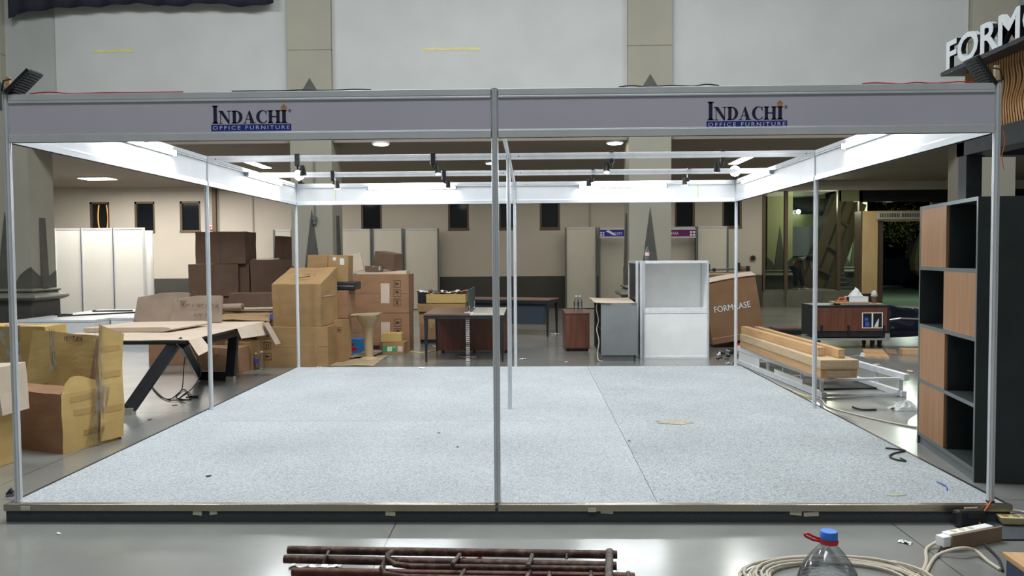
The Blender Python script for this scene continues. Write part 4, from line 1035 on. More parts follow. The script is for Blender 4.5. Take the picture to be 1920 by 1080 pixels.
film('stretch_film', t, (-W_+.05, D_*.70+.04, .55), .08, .44, 5, (0, 0, 0))
GC = 'cartons at the left edge beside the front left post'
p = at(20, 879, Z=0)
carton('lower carton cut off by the left edge of the view', (p.x-.43, p.y-.02, 0), (.62, .30, .40), R(-4), 'cardy', .010, 51, group=GC, tape=None)
p = sc(47, 800, p.y)
carton('tape-covered carton on top at the left edge', (p.x-.50, p.y-.05, .405), (.72, .32, .38), 0, 'cardp', .015, 52, group=GC, rot=(0, R(-3), R(-2)), marks=[('label', .2, .25, .2, .05, 'tape'), ('label', .1, .05, .3, .04, 'tape')])
bb = bpy.data.objects[[o.name for o in bpy.data.objects if o.name.startswith('cardboard_box')][-1]]
film('stretch_film', bb, (.30, -.01, .02), .14, .38, 8)
p = at(20, 730, Y=2.9)
carton('tall dull carton behind the open one at the left edge', (p.x-.55, 2.75, 0), (.95, .4, .98), R(5), 'cardy', .012, 53, group=GC, tape='h')
p = at(80, 640, Y=3.2)
carton('film-wrapped carton standing behind the raised lid', (p.x+.0, 2.80, 0), (.60, .3, .97), R(-5), 'cardy', .010, 54, group=GC, tape='v')
film('stretch_film', bpy.data.objects[[o.name for o in bpy.data.objects if o.name.startswith('cardboard_box')][-1]], (-.1, -.02, .5), .30, .49, 9)

# ---------------------------------------------------------------- long table under kraft sheet
t = thing('long_table', 'long table with black angular legs half covered by kraft sheets', 'table', (-4.2, 4.7, 0))
o3 = Vector((-4.2, 4.7, 0))
L3 = lambda x, y, z: Vector((x, y, z))-o3
MB().box(-.95, .72, -1.18, 1.30, .715, .745).build('tabletop', K['blackm'], t, bevel=.004)
def leg(pts, nm='leg'):
    b = MB()
    for a1, b1 in zip(pts[:-1], pts[1:]): b.bar(L3(*a1), L3(*b1), .12, .08, (0, 1, 0))
    b.build(nm, K['blackm'], t, bevel=.006)
leg([(-3.62, 3.58, .71), (-4.0, 3.32, .05), (-4.75, 3.32, .05), (-4.95, 3.55, .71)])
leg([(-3.58, 3.66, .71), (-4.20, 5.55, .07), (-3.76, 5.50, .07), (-3.74, 5.62, .71)])
for x_, y_ in ((-3.99, 3.30), (-3.75, 5.48)): MB().box(-.05, .05, -.04, .04, 0, .07).build('foot', K['silver'], t, loc=L3(x_, y_, 0))
MB().box(-.5, .55, -.2, 1.1, .60, .69).build('cable_tray', K['blackm'], t, bevel=.01)
# kraft cover with hanging flaps
cv = thing('table_cover', 'beige kraft sheet draped over the long table with two hanging flaps', 'cover', (-4.2, 4.7, .746))
MB().grid(lambda u, v: Vector((-.98+1.72*u-.0*v, -1.16+2.44*v, .006+.006*noise.noise(Vector((u*4, v*6, 0))))), 14, 18, .005).build('top_sheet', K['cardp'], cv)
MB().grid(lambda u, v: Vector((.742+.10*v+.0*u, -1.16+.34*u+.02*v, .004-(.17-.03*u)*v)), 5, 5, .004).build('hanging_flap', K['cardp'], cv)
MB().grid(lambda u, v: Vector((.745+.05*v, .25+1.0*u, .004-(.13+.05*u)*v)), 8, 5, .004).build('hanging_flap', K['cardp'], cv)
MB().grid(lambda u, v: Vector((.78+.16*v+.02*u, 1.12+.16*u, .0-.30*v)), 5, 5, .004).build('hanging_flap', K['cardg'], cv)
t = thing('folded_kraft_sheet', 'folded beige kraft sheet with rounded edge lying on the covered table', 'cardboard', (-4.55, 4.75, .76))
pr = [(-.55, 0), (.40, 0), (.48, .012), (.50, .03), (.48, .05), (.40, .058), (-.55, .05)]
MB().prism(pr, lambda u, v: Vector((u, -.32, v)), lambda u, v: Vector((u+.12, .55, v))).build('folded_sheet', K['cardp'], t, bevel=.004)
# wrapped slabs leaning on the table's far side
def slab(label, px0, px1, ptop, pbot, Y, lean, rz, m, sk, txt=None, name='wrapped_slab'):
    a = sc(px0, pbot, Y); b2 = sc(px1, ptop, Y); w1 = b2.x-a.x; h1 = b2.z-a.z
    t = thing(name, label, 'parcel', ((a.x+b2.x)/2, Y, .762), rz, None, (lean, 0, rz))
    b, dsp = softbox(w1, .07, h1, .012, sk, n=10)
    for i, v in enumerate(b.v):
        if v[0] < 0: b.v[i] = (v[0]+v[2]*.35*(-v[0]/w1), v[1], v[2]-.10*(-v[0]/w1)*(v[2]/h1))
    b.build('wrapping', K[m], t, merge=True, bevel=.012, smooth=True)
    return t, w1, h1
slab('dark greyish wrapped slab leaning at the back of the covered table', 250, 350, 551, 605, 5.95, R(-8), R(4), 'cardg', 61)
t, w1, h1 = slab('wrapped slab with handwritten lines on the covered table', 315, 412, 554, 605, 5.75, R(-10), R(-3), 'cardg', 62)
hand_text('handwriting', '1 BOX', .035, t, (-w1*.36, -.018, h1*.78), (0, R(10), 0), seed=1)
hand_text('handwriting', 'MEJA LIGHT FACIAL', .040, t, (-w1*.27, -.022, h1*.60), (0, R(2), 0), seed=2)
hand_text('handwriting', 'SCAN 2', .040, t, (0, -.02, h1*.22), (0, R(-2), 0), seed=4)
p = sc(425, 563, 7.6)
t = thing('paper_roll', 'thick kraft paper roll lying behind the wrapped slabs', 'roll', (p.x, 7.6, p.z-.13), 0)
MB().tube([(-.45, .1, 0), (.25, 0, .02)], [.058, .062], 16).build('roll_body', K['cardg'], t, smooth=True)
MB().tube([(.245, 0, .02), (.262, -.002, .021)], [.03, .03], 12).build('roll_core', K['cardd'], t)
p = sc(455, 583, 7.9)
for k, (dx, dz, rz_, m_, lb) in enumerate(((0, -.02, 8, 'blackm', 'dark board lying in the clutter under the paper roll'), (.15, .01, -5, 'cardd', 'brown board lying across the dark board behind the table'), (.3, .035, 14, 'timberp', 'pale strip of wood on top of the boards behind the table'))):
    t = thing('loose_board', lb, 'board', (p.x+dx, 7.95+.1*k, p.z+dz-.02), R(rz_))
    MB().box(-.5, .5, -.15, .15, 0, .022).build('board_body', K[m_], t, bevel=.003)
    MB().box(-.501, .501, -.151, -.149, .008, .014).build('board_edge', K['cardp'], t)
# low white counters behind on the left
zc = .52
for k, (x0, x1, y0, y1, lb) in enumerate(((-9.25, -7.75, 9.4, 12.4, 'low white counter with black strips on top, far left'), (-7.7, -6.2, 9.9, 12.5, 'low white counter ending behind the wrapped slabs'))):
    t = thing('low_counter', lb, 'counter', ((x0+x1)/2, y0, 0)); hx = (x1-x0)/2; dy = y1-y0
    MB().box(-hx, hx, 0, dy, 0, zc-.04).build('counter_body', K['white'], t, bevel=.004)
    MB().box(-hx-.01, hx+.01, -.01, dy+.01, zc-.04, zc).build('counter_top', K['white_metal'], t, bevel=.004)
for k, (x0, y0, x1, y1, lb) in enumerate(((-8.9, 10.2, -7.2, 11.8, 'long black strip lying diagonally on the low white counters'), (-9.2, 10.6, -8.9, 10.7, 'short black strip at the left of the white counter'), (-9.0, 11.6, -8.2, 11.7, 'black strip at the back of the left white counter'), (-7.4, 11.9, -6.6, 12.1, 'black strip at the back of the right white counter'))):
    v = Vector((x1-x0, y1-y0)); t = thing('metal_strip', lb, 'strip', (x0, y0, zc+.002), math.atan2(v.y, v.x))
    MB().box(0, v.length, -.02, .02, 0, .025).build('strip_body', K['blackm'], t)
    MB().box(.02, .06, -.025, .025, .0, .03).build('strip_clip', K['black'], t)

# ---------------------------------------------------------------- bottles
def bottle(label, x, y, z, h=.22, r=.032, cap='white', band=None, cat='bottle', group=None):
    t = thing('plastic_bottle', label, cat, (x, y, z), 0, group)
    pr = [(r*.8, 0), (r, .008), (r, h*.30), (r*.93, h*.34), (r, h*.38), (r, h*.60), (r*.95, h*.66), (r*.42, h*.88), (r*.36, h*.95)]
    MB().lathe(pr, 16).build('bottle_body', K['pet'], t, smooth=True)
    MB().lathe([(r*.44, h*.93), (r*.46, h)], 12).build('bottle_cap', K[cap], t)
    if band: MB().lathe([(r*1.02, h*.36), (r*1.02, h*.60)], 16).build('bottle_label', K[band], t, smooth=True)
    return t
p = at(493, 692, Z=0); bottle('clear bottle with blue label on the floor beside the table end', at(480, 692, Z=0).x, at(480, 692, Z=0).y, 0, .24, .038, 'white', 'bluelab')
bottle('clear unlabelled bottle on the floor next to the marked carton', p.x, p.y-.05, 0, .27, .038, 'white')
p = sc(505, 611, 6.75); bottle('small clear bottle standing at the left edge of the marked lower carton', p.x-.02, 6.95, .605, .28, .034, 'white', 'bluelab')
# ---------------------------------------------------------------- walnut double desk
Yd = 7.3
a = at(798, 679, Z=0); b2 = at(942, 680, Z=0)
x0, x1 = a.x-.02, b2.x+.03; cx = (x0+x1)/2; hx = (x1-x0)/2; dd = 1.5
t = thing('office_desk', 'double desk with walnut and beige top halves on black legs', 'desk', (cx, Yd, 0))
xm = sc(880, 590, Yd).x-cx
MB().box(-hx, xm-.003, 0, dd, .722, .75).build('walnut_top', K['walnutp'], t, bevel=.003)
MB().box(xm+.003, hx, 0, dd, .722, .75).build('beige_top', K['beech'], t, bevel=.003)
MB().box(-hx, hx, .01, .05, .67, .72).box(-hx, hx, dd-.05, dd-.01, .67, .72).box(-hx, -hx+.04, .05, dd-.05, .67, .72).box(hx-.04, hx, .05, dd-.05, .67, .72).build('frame', K['blackm'], t)
for sx in (-1, 1):
    for yy_ in (.05, dd-.05):
        xx = sx*(hx-.03)
        q = lambda r, z, cx_=xx, cy_=yy_: [Vector((cx_-r, cy_-r, z)), Vector((cx_+r, cy_-r, z)), Vector((cx_+r, cy_+r, z)), Vector((cx_-r, cy_+r, z))]
        MB().hexa(q(.013, 0), q(.028, .69)).build('leg', K['blackm'], t)
# cable spine
xs = sc(877, 640, 7.4).x
t = thing('cable_spine', 'silver segmented cable spine hanging from the desk middle to the floor', 'cable spine', (xs, Yd+.12, 0))
for k in range(22):
    z_ = .028+k*.0298
    MB().box(-.031, .031, -.02, .02, z_, z_+.021).build('spine_link', K['silver' if k not in (7, 8, 2) else 'edge'], t, bevel=.004)
MB().tube([(0, 0, .02), (0, 0, .70)], .010, 8).build('spine_cable', K['bcable'], t)
MB().box(-.04, .04, -.035, .035, 0, .026).build('spine_base', K['silver'], t, bevel=.008)
p = at(862, 671, Z=0)
wire('cable', 'short white cable curling on the floor around the cable spine', 'cable', [(p.x, p.y, .02), (p.x+.06, p.y-.02, .01), (p.x+.13, p.y+.02, .008), (p.x+.20, p.y+.13, .008), (p.x+.26, p.y+.06, .008), (p.x+.20, p.y-.06, .008)], .007, 'cable')
# desk screen
xsn = sc(872, 560, Yd+.2).x; 
t = thing('desk_screen', 'dark grey desk screen clamped between the two desk halves', 'screen', (xm+cx-.02, Yd+.12, .752))
MB().box(-.012, .012, 0, 1.25, .03, .36).build('screen_panel', K['screenfab'], t, bevel=.004)
for yy_ in (.03, 1.15):
    MB().box(-.016, .016, yy_-.012, yy_+.012, 0, .12).box(-.07, .07, yy_-.02, yy_+.02, 0, .008).build('screen_clamp', K['white_metal'], t, bevel=.003)
# walnut cabinet under the desk
a = sc(822, 660, 8.5); b2 = sc(958, 660, 8.5)
t = thing('walnut_cabinet', 'long low walnut cabinet standing under the double desk', 'cabinet', ((a.x+b2.x)/2, 8.42, 0)); hx = (b2.x-a.x)/2
MB().box(-hx, hx, 0, .32, .05, .655).build('cabinet_body', K['walnut'], t, bevel=.003)
MB().box(-hx-.004, hx+.004, -.006, .33, .640, .66).build('cabinet_top', K['walnut'], t, bevel=.002)
for sx in (-hx+.08, hx-.08, 0): MB().box(sx-.02, sx+.02, .03, .07, 0, .05).build('cabinet_foot', K['black'], t)
# second desk behind
A = Vector((.57, 11.1, 0)); B = Vector((-1.55, 11.8, 0)); d_ = A-B; rz = math.atan2(d_.y, d_.x); Ln = d_.length
t = thing('office_desk', 'dark desk with navy modesty panel turned diagonally behind the walnut desk', 'desk', B, rz)
MB().box(0, Ln, 0, .75, .722, .75).build('desk_top', K['walnutp'], t, bevel=.003)
MB().box(0, Ln, .01, .05, .66, .722).box(.02, .06, .05, .7, .66, .722).box(Ln-.06, Ln-.02, .05, .7, .66, .722).build('frame', K['blackm'], t)
MB().box(.15, Ln-.09, .06, .085, .24, .68).build('modesty_panel', K['navyfab'], t, bevel=.004)
for xx in (.04, Ln-.04):
    for yy_ in (.05, .70):
        q = lambda r, z: [Vector((xx-r, yy_-r, z)), Vector((xx+r, yy_-r, z)), Vector((xx+r, yy_+r, z)), Vector((xx-r, yy_+r, z))]
        MB().hexa(q(.015, 0), q(.032, .68)).build('leg', K['blackm'], t)
# walnut pedestal
a = at(1060, 659, Z=0); b2 = sc(1105.5, 659, a.y)
t = thing('walnut_pedestal', 'walnut drawer pedestal with a water bottle on top', 'cabinet', ((a.x+b2.x)/2, a.y, 0)); hx = (b2.x-a.x)/2
MB().box(-hx, hx, 0, 1.1, .045, .63).build('pedestal_body', K['walnut'], t, bevel=.003)
MB().box(-hx-.003, hx+.003, -.006, 1.105, .63, .655).build('pedestal_top', K['walnut'], t, bevel=.002)
MB().box(-hx+.01, hx-.01, -.012, 0, .06, .615).build('drawer_front', K['walnut'], t, bevel=.002)
for sx in (-hx+.04, hx-.04): MB().lathe([(.02, 0), (.02, .045)], 10, (sx, .06, 0)).build('caster', K['black'], t)
p = sc(1080, 582, a.y+.45); bottle('tall clear water bottle on the walnut pedestal', p.x, a.y+.35, .6555, .28, .045, 'white', 'pet')
bottle('second clear water bottle just behind the first on the walnut pedestal', p.x+.07, a.y+.48, .6555, .27, .042, 'white', 'pet')
# grey cabinet
a = at(1127, 678, Z=0); b2 = sc(1195, 678, a.y); wg_ = b2.x-a.x
t = thing('grey_cabinet', 'deep grey cabinet with open dark shelves on its left side', 'cabinet', ((a.x+b2.x)/2, a.y, 0)); hx = wg_/2
MB().box(-hx, hx, 0, .02, .095, .895).build('front_panel', K['greylam'], t, bevel=.002)
MB().box(-hx, hx, 1.28, 1.30, .095, .895).box(hx-.02, hx, .02, 1.28, .095, .895).build('side_panel', K['charcoal'], t)
MB().box(-hx, hx-.02, .02, 1.28, .095, .115).box(-hx, hx-.02, .02, 1.28, .48, .50).box(-hx, hx-.02, .02, 1.28, .875, .895).box(-hx, hx-.02, .64, .66, .115, .875).build('shelf', K['charcoal'], t)
MB().box(-hx+.03, hx-.05, .04, 1.25, 0, .095).build('plinth', K['greylam'], t)
gx, gy = (a.x+b2.x)/2, a.y
sheet('kraft sheet lying over the top of the grey cabinet', [(gx-hx-.10, gy-.02), (gx+hx-.03, gy-.02), (gx+hx+.03, gy+1.35), (gx-hx-.10, gy+1.35)], .897, 'cardp', seed=12, amp=.03)
wire('cable', 'pale cable hanging down the left side of the grey cabinet', 'cable', [(gx-hx-.03, gy+.25, .90), (gx-hx-.05, gy+.22, .8), (gx-hx-.02, gy+.2, .62), (gx-hx-.05, gy+.18, .48), (gx-hx-.02, gy+.12, .3), (gx-hx-.05, gy+.05, .12), (gx-hx-.04, gy+.0, .02), (gx-hx+.02, gy-.05, .012)], .009, 'cable')
# white display counters
a = at(1206, 673, Z=0); b2 = sc(1330, 673, a.y); wc = b2.x-a.x; cxx = (a.x+b2.x)/2
def counter(label, x, y, z, w_, h_, d_, open_):
    t = thing('display_counter', label, 'counter', (x, y, z), 0, 'white display counters')
    r = .018; hx = w_/2
    for sx in (-1, 1):
        for yy_ in (r, d_-r):
            MB().prism(profile(.019), lambda u, v: Vector((sx*(hx-r)+u, yy_+v, 0)), lambda u, v: Vector((sx*(hx-r)+u, yy_+v, h_))).build('corner_post', K['alu'], t)
    for z_ in (0.0, h_-.04):
        MB().box(-hx+.036, hx-.036, .005, .03, z_, z_+.04).box(-hx+.036, hx-.036, d_-.03, d_-.005, z_, z_+.04).box(-hx+.005, -hx+.03, .036, d_-.036, z_, z_+.04).box(hx-.03, hx-.005, .036, d_-.036, z_, z_+.04).build('frame_rail', K['white_metal'], t, bevel=.002)
    if not open_: MB().box(-hx+.03, hx-.03, .012, .018, .04, h_-.04).build('front_panel', K['white'], t)
    MB().box(-hx+.03, hx-.03, d_-.018, d_-.012, .04, h_-.04).build('back_panel', K['white'], t)
    for sx in (-1, 1): MB().box(sx*(hx-.015)-.003, sx*(hx-.015)+.003, .03, d_-.03, .04, h_-.04).build('side_panel', K['white'], t)
    if not open_ or True: MB().box(-hx+.03, hx-.03, .03, d_-.03, .012, .022).build('bottom_panel', K['white'], t)
    MB().box(-hx+.02, hx-.02, .02, d_-.02, h_-.012, h_-.002).build('top_panel', K['white'], t)
counter('lower white display counter with a closed front beside the grey cabinet', cxx, a.y, 0, wc, .755, .5, False)
counter('upper white display counter with its open side facing the booth', cxx+.0, a.y+.01, .757, wc, .78, .5, True)
p = sc(1213, 490, a.y+.15); bottle('labelled water bottle on the top left of the white counters', p.x, a.y+.14, 1.541, .22, .036, 'bluecap', 'pinklab')
for k, (dx, lb) in enumerate(((-.025, 'white framed panel leaning behind the left side of the counters'), (-.075, 'second white framed panel leaning farthest left behind the counters'))):
    t = thing('framed_panel', lb, 'panel', (cxx-wc/2+dx-.0, a.y+.02+.12*k, 0))
    MB().box(-.022, .022, 0, .04, 0, 1.535).box(-.022, .022, .96, 1.0, 0, 1.535).box(-.022, .022, .04, .96, 1.495, 1.535).box(-.022, .022, .04, .96, 0, .04).build('panel_frame', K['alu'], t, bevel=.004)
    MB().box(-.004, .004, .04, .96, .04, 1.495).build('panel_board', K['white' if k == 0 else 'blackm'], t)
# brown cartons right of the counters
YF = 9.0
p = at(1347, 652, Z=0)
t = carton('big brown carton with pale lettering leaning beside the back right post', (p.x+.36, p.y, .125), (.93, .35, 1.08), 0, 'cardf', .003, 71, tape=None, rot=(R(-3), R(-9), R(2)), marks=[('text', -.02, .60, .64, .105, 'FORMCASE', 'print')], group='brown cartons beside the back right post')
MB().grid(lambda u, v: Vector((-.48+.96*u, -.02+.26*v, 1.083+.07*v+.02*math.sin(u*3))), 8, 4, .006).build('top_flap', K['cardp'], t)
MB().box(-.46, .46, -.004, 0, .10, .106).build('fold_line', K['cardp'], t)
p2 = sc(1395, 510, 9.9)
t = carton('long brown carton behind the leaning one with a pale tape line', (p2.x-.42, 9.75, 0), (1.0, .5, p2.z), R(2), 'cardf', .010, 72, tape=None, group='brown cartons beside the back right post', marks=[('label', 0, p2.z-.03, .96, .02, 'cardp')])
t = thing('metal_rack', 'black metal rack with short pegs lying on the long brown carton', 'rack', (p2.x-.35, 9.9, p2.z+.012))
MB().tube([(-.45, 0, .02), (.45, 0, .05)], .014, 6).tube([(-.45, .3, .02), (.45, .3, .05)], .014, 6).build('rack_bar', K['blackm'], t)
for x_, h_ in ((-.42, .18), (-.30, .14), (-.2, .06), (.25, .16), (.42, .10)): MB().box(x_-.022, x_+.022, -.03, .03, .0, h_).build('peg', K['black'], t)
t = thing('brown_bundle', 'small dark brown bundle at the right end of the rack on the carton', 'bundle', (p2.x+.02, 9.95, p2.z+.01)); 
softbox(.22, .2, .10, .015, 5)[0].build('bundle_body', K['cardr'], t, merge=True)
MB().tube([(-.05, -.02, 0), (-.05, -.02, .10), (-.05, .2, .10)], .006, 6).build('strap', K['tape'], t)
# litter pile at the carton foot
random.seed(9)
for k in range(26):
    px_, py_ = random.uniform(1342, 1394), random.uniform(660, 685)
    q = at(px_, py_, Z=0); mm = ['black', 'silver', 'black', 'cloth', 'edge'][k % 5]
    t = thing('metal_fitting', 'small metal fitting in the loose heap behind the back right post', 'fitting', (q.x, q.y, 0), random.uniform(0, 6), 'fittings heaped on the floor by the back right post')
    MB().bar((-.05, 0, .012+.02*(k % 3)), (.05, .01, .014+.02*(k % 2)), .03, .02).build('fitting_body', K[mm], t)
    MB().bar((0, -.03, .012), (.0, .04, .03), .02, .015).build('fitting_arm', K[mm], t)
q = at(1386, 648, Z=0.12)
t = thing('crumpled_cloth', 'pinkish red crumpled cloth behind the back right post', 'cloth', (q.x, q.y, 0))
MB().grid(lambda u, v: Vector((-.10+.2*u, -.1+.2*v, .16*math.sin(PI*u)*math.sin(PI*v)+.04*noise.noise(Vector((u*6, v*6, 0))))), 10, 10, .004).build('cloth_body', K['red'], t, smooth='all')
# ---------------------------------------------------------------- exhibition partitions at the back
def partition(label, px0, px1, Y=YB-.35, top=2.5, m='panelc', grp='white exhibition partition panels', ret=None):
    a = sc(px0, 500, Y).x; b = sc(px1, 500, Y).x; hx = (b-a)/2
    t = thing('partition_panel', label, 'partition', ((a+b)/2, Y, 0), 0, grp)
    for sx in (-1, 1): MB().box(sx*hx-.025, sx*hx+.025, -.03, .03, 0, top).build('panel_post', K['edge' if m == 'panelc' else 'alu'], t)
    MB().box(-hx+.025, hx-.025, -.02, .02, top-.05, top).box(-hx+.025, hx-.025, -.02, .02, 0.02, .07).build('panel_rail', K['alu'], t)
    MB().box(-hx+.025, hx-.025, -.008, .008, .07, top-.05).build('panel_sheet', K[m], t)
    if ret:
        MB().box(sx*0+ret*hx-.008, ret*hx+.008, .03, .28, 0, top).build('return_panel', K[m], t)
    return t
K['panelw'] = mat('bright_white_panel', (.80, .80, .75), .5, 0, col2=(.76, .76, .71), scale=1.5)
YP = 17.2
for lb, a, b in (('white partition panel nearest the left pier', 104.5, 153), ('middle one of the three bright white partition panels', 155, 213), ('rightmost of the three bright white partition panels', 215, 271)):
    partition(lb, a, b, YP, 2.5, 'panelw')
partition('narrow partition return right of the bright panels', 274, 286, YP+.9, 2.45, 'panelw')
partition('empty partition frame behind the small dark carton', 515, 548, YB-.35)
partition('cream partition panel right of the second column', 636, 696, YB-.35)
partition('cream partition panel behind the strapped carton', 700, 755, YB-.35)
partition('cream partition panel above the desk pile with a return', 759, 822, YB-.35, ret=1)
partition('cream partition panel behind the water bottle', 1061, 1118, YB-.35, ret=1)
partition('cream partition panel under the blue sign', 1124, 1178, YB-.05)
partition('cream partition panel under the magenta sign', 1256, 1304, YB-.05)
partition('white partition panel right of the magenta sign', 1307, 1364, YB-.35)
for lb, p0_, p1_, m_, tx in (('blue and purple overhead booth sign on the partition', 1123, 1173, 'signblue', 'EGYPT'), ('magenta overhead booth sign on the partition', 1250, 1306, 'magenta', 'ESIA')):
    a = sc(p0_, 446, YB-.5); b = sc(p1_, 428, YB-.5); hx = (b.x-a.x)/2; hh = b.z-a.z
    t = thing('overhead_sign', lb, 'sign', ((a.x+b.x)/2, YB-.5, a.z))
    MB().box(-hx, hx, -.02, .02, 0, .04).box(-hx, hx, -.02, .02, hh-.04, hh).build('sign_frame', K['alu'], t)
    MB().box(-hx, hx, -.012, .012, .04, hh-.04).build('sign_panel', K[m_], t)
    for sx in (-1, 1): MB().box(sx*hx-.02, sx*hx+.02, -.02, .02, -a.z, hh).build('sign_post', K['edge'], t)
    if m_ == 'signblue':
        text('sign_letters', 'GYPT', hx*.62, hh*.34, K['print'], t, (hx*.45, -.0125, hh*.42), ext=.002)
        for k in range(4): MB().box(-hx+.04+.07*(k % 2), -hx+.09+.07*(k % 2), -.015, -.012, .06+.07*(k//2), .11+.07*(k//2)).build('sign_mark', K['print'], t)
        MB().prism([(-.2, .20), (-.12, .24), (.12, .10), (.04, .07)], lambda u, v: Vector((u, -.0145, v)), lambda u, v: Vector((u, -.012, v))).build('sign_mark', K['print'], t)
    else:
        text('sign_letters', 'ESIA', hx*.50, hh*.30, K['print'], t, (-hx*.45, -.0125, hh*.48), ext=.002)
        for k in range(4): MB().box(hx-.20+.09*(k % 2), hx-.13+.09*(k % 2), -.015, -.012, .06+.08*(k//2), .12+.08*(k//2)).build('sign_mark', K['print'], t)
# small fixtures
a = sc(392, 432, YB-.05); b = sc(400, 420, YB-.05)
t = thing('fire_call_sign', 'small red and white fire sign on the back wall above the dark cartons', 'sign', ((a.x+b.x)/2, YB-.02, a.z)); hx = (b.x-a.x)/2; hh = b.z-a.z
MB().box(-hx, hx, -.02, 0, 0, hh).build('sign_plate', K['red'], t)
MB().box(-hx*.8, hx*.8, -.024, -.02, hh*.62, hh*.92).build('sign_field', K['print'], t)
MB().prism([(-hx*.6, hh*.15), (hx*.1, hh*.15), (hx*.6, hh*.5), (-hx*.2, hh*.45)], lambda u, v: Vector((u, -.024, v)), lambda u, v: Vector((u, -.02, v))).build('sign_mark', K['print'], t)
q = sc(1411.5, 484, YB-.02)
t = thing('wall_speaker', 'small round dark fitting on the back wall near the glazing', 'fitting', (q.x, YB-.01, q.z))
MB().tube([(0, 0, 0), (0, -.05, 0)], .085, 20).build('fitting_ring', K['cardd'], t, smooth=True)
MB().tube([(0, -.05, 0), (0, -.056, 0)], .06, 20).build('fitting_grille', K['black'], t)
q = sc(591, 411, YC-.01)
t = thing('pipe_valve', 'thin pipe with a small valve on the face of the second column', 'pipe', (q.x, YC-.03, 3.0))
MB().tube([(0, 0, .5), (0, 0, -.62)], .012, 8).build('pipe', K['plinth'], t)
MB().tube([(0, -.03, -.62), (0, .01, -.62)], .05, 12).tube([(.0, -.03, -.70), (0, .01, -.70)], .035, 12).build('valve', K['edge'], t)
for lb, (xa, ya), (xb, yb) in (('faded yellow tape strip on the upper wall at left', (172, 100), (250, 96)), ('yellow tape strip on the upper wall above the booth centre', (793, 96), (902, 92))):
    a = sc(xa, ya, YC+.11); b = sc(xb, yb, YC+.11)
    t = thing('tape_strip', lb, 'tape', (a.x, YC+.116, (a.z+b.z)/2))
    MB().grid(lambda u, v: Vector(((b.x-a.x)*u, 0, .05*v+.006*math.sin(u*11))), 10, 1, .002).build('tape_body', K['tapey'], t)
    MB().box(0, .03, -.001, .001, -.02, .0).build('tape_tail', K['tapey'], t)
# yellow marks on the back fascia
for lb, px_ in (('short vertical yellow tape on the back board at left', 629), ('short vertical yellow tape on the back board at right', 1309)):
    q = sc(px_, 375, 5.98); t = thing('tape_strip', lb, 'tape', (q.x, 5.9885, FB+.06))
    MB().box(-.006, .006, -.001, .001, 0, .17).build('tape_body', K['tapey'], t)
    MB().box(-.009, .009, -.0012, .0012, .05, .07).build('tape_fold', K['tapey'], t)
# black curtain hanging high at the left
t = thing('black_curtain', 'black curtain edge hanging high on the left upper wall', 'curtain', (sc(268, 10, YC-.05).x, YC-.02, 0))
ca = sc(20, 30, YC).x-t.location.x; cb = sc(516, 15, YC).x-t.location.x
zl = lambda u: sc(20+496*u, 33-22*min(1, u*2.4)**.5+3*math.sin(u*23)*u+(4 if .02 > u else 0), YC).z
MB().grid(lambda u, v: Vector((ca+(cb-ca)*u, -.05+.04*math.sin(u*60)+.02*math.sin(u*23), zl(u)+(7.5-zl(u))*v)), 120, 6, .01).build('curtain_cloth', K['curtain'], t, smooth='all')
MB().tube([(ca-.1, -.05, 7.5), (cb+.1, -.05, 7.5)], .03, 8).build('curtain_rail', K['black'], t)
# ---------------------------------------------------------------- timber on a white steel frame
t = thing('steel_frame', 'white steel frame lying on the floor under the timber stack', 'frame', (3.87, 5.6, 0), R(4))
fx, fy0, fy1, fh = .46, -1.5, 1.45, .235
def fb(nm, *a): MB().bar(*a).build(nm, K['white_metal'], t, bevel=.003)
for sx in (-1, 1):
    fb('long_rail', (sx*fx, fy0, fh), (sx*fx, fy1, fh), .06, .07); fb('long_rail', (sx*fx, fy0+.05, .035), (sx*fx, fy1, .035), .06, .065)
    for k in range(6):
        yy_ = fy0+.12+(fy1-fy0-.2)*k/5; fb('upright', (sx*fx, yy_, .03), (sx*fx, yy_, fh-.01), .04, .02)
for yy_ in (fy0+.1, 0, fy1-.05): fb('cross_rail', (-fx, yy_, fh-.03), (fx, yy_, fh-.03), .05, .03); fb('cross_rail', (-fx, yy_+.02, .025), (fx, yy_+.02, .025), .05, .03)
MB().box(-fx-.022, -fx-.012, .55, fy1-.05, .06, .20).build('infill_panel', K['white'], t)
MB().box(-fx-.022, -fx-.012, -.9, .0, .06, .13).build('infill_panel', K['white'], t)
MB().box(-fx+.03, fx-.03, -.9, fy1-.1, .004, .02).build('dark_board', K['black'], t)
nA = Vector((3.57, 3.86, 0)); fA = Vector((3.48, 6.85, 0)); dv = nA-fA; rz = math.atan2(dv.y, dv.x)+R(90)
zs = fh+.036
def beam_wood(label, cx, z, w_, h_, y0, y1, m, grp='timber beams on the white steel frame', rz_=0, notch=True):
    c = (nA+fA)/2; t = thing('timber_beam', label, 'timber', (c.x, c.y, z), rz+rz_, grp)
    b = MB().box(cx-w_/2, cx+w_/2, y0, y1, 0, h_); b.build('beam_body', K[m], t, bevel=.004)
    if notch: MB().box(cx-w_*.32, cx+w_*.32, y0-.004, y0, h_*.18, h_*.82).build('end_recess', K['walnutp' if h_ < .08 else 'timberp'], t)
    return t
hl = dv.length/2
beam_wood('bottom layer of the timber stack with a reddish end', 0, zs, .40, .10, -hl, hl, 'timber')
beam_wood('second layer of the timber stack, pale plywood', 0, zs+.102, .42, .10, -hl-.02, hl-.03, 'timberp')
beam_wood('left one of the two orange beams on top of the stack', -.10, zs+.204, .085, .10, -hl+.28, hl+.05, 'timber', rz_=R(1))
beam_wood('right one of the two orange beams on top of the stack', .06, zs+.204, .075, .10, -hl+.10, hl+.0, 'timber', rz_=R(.5))
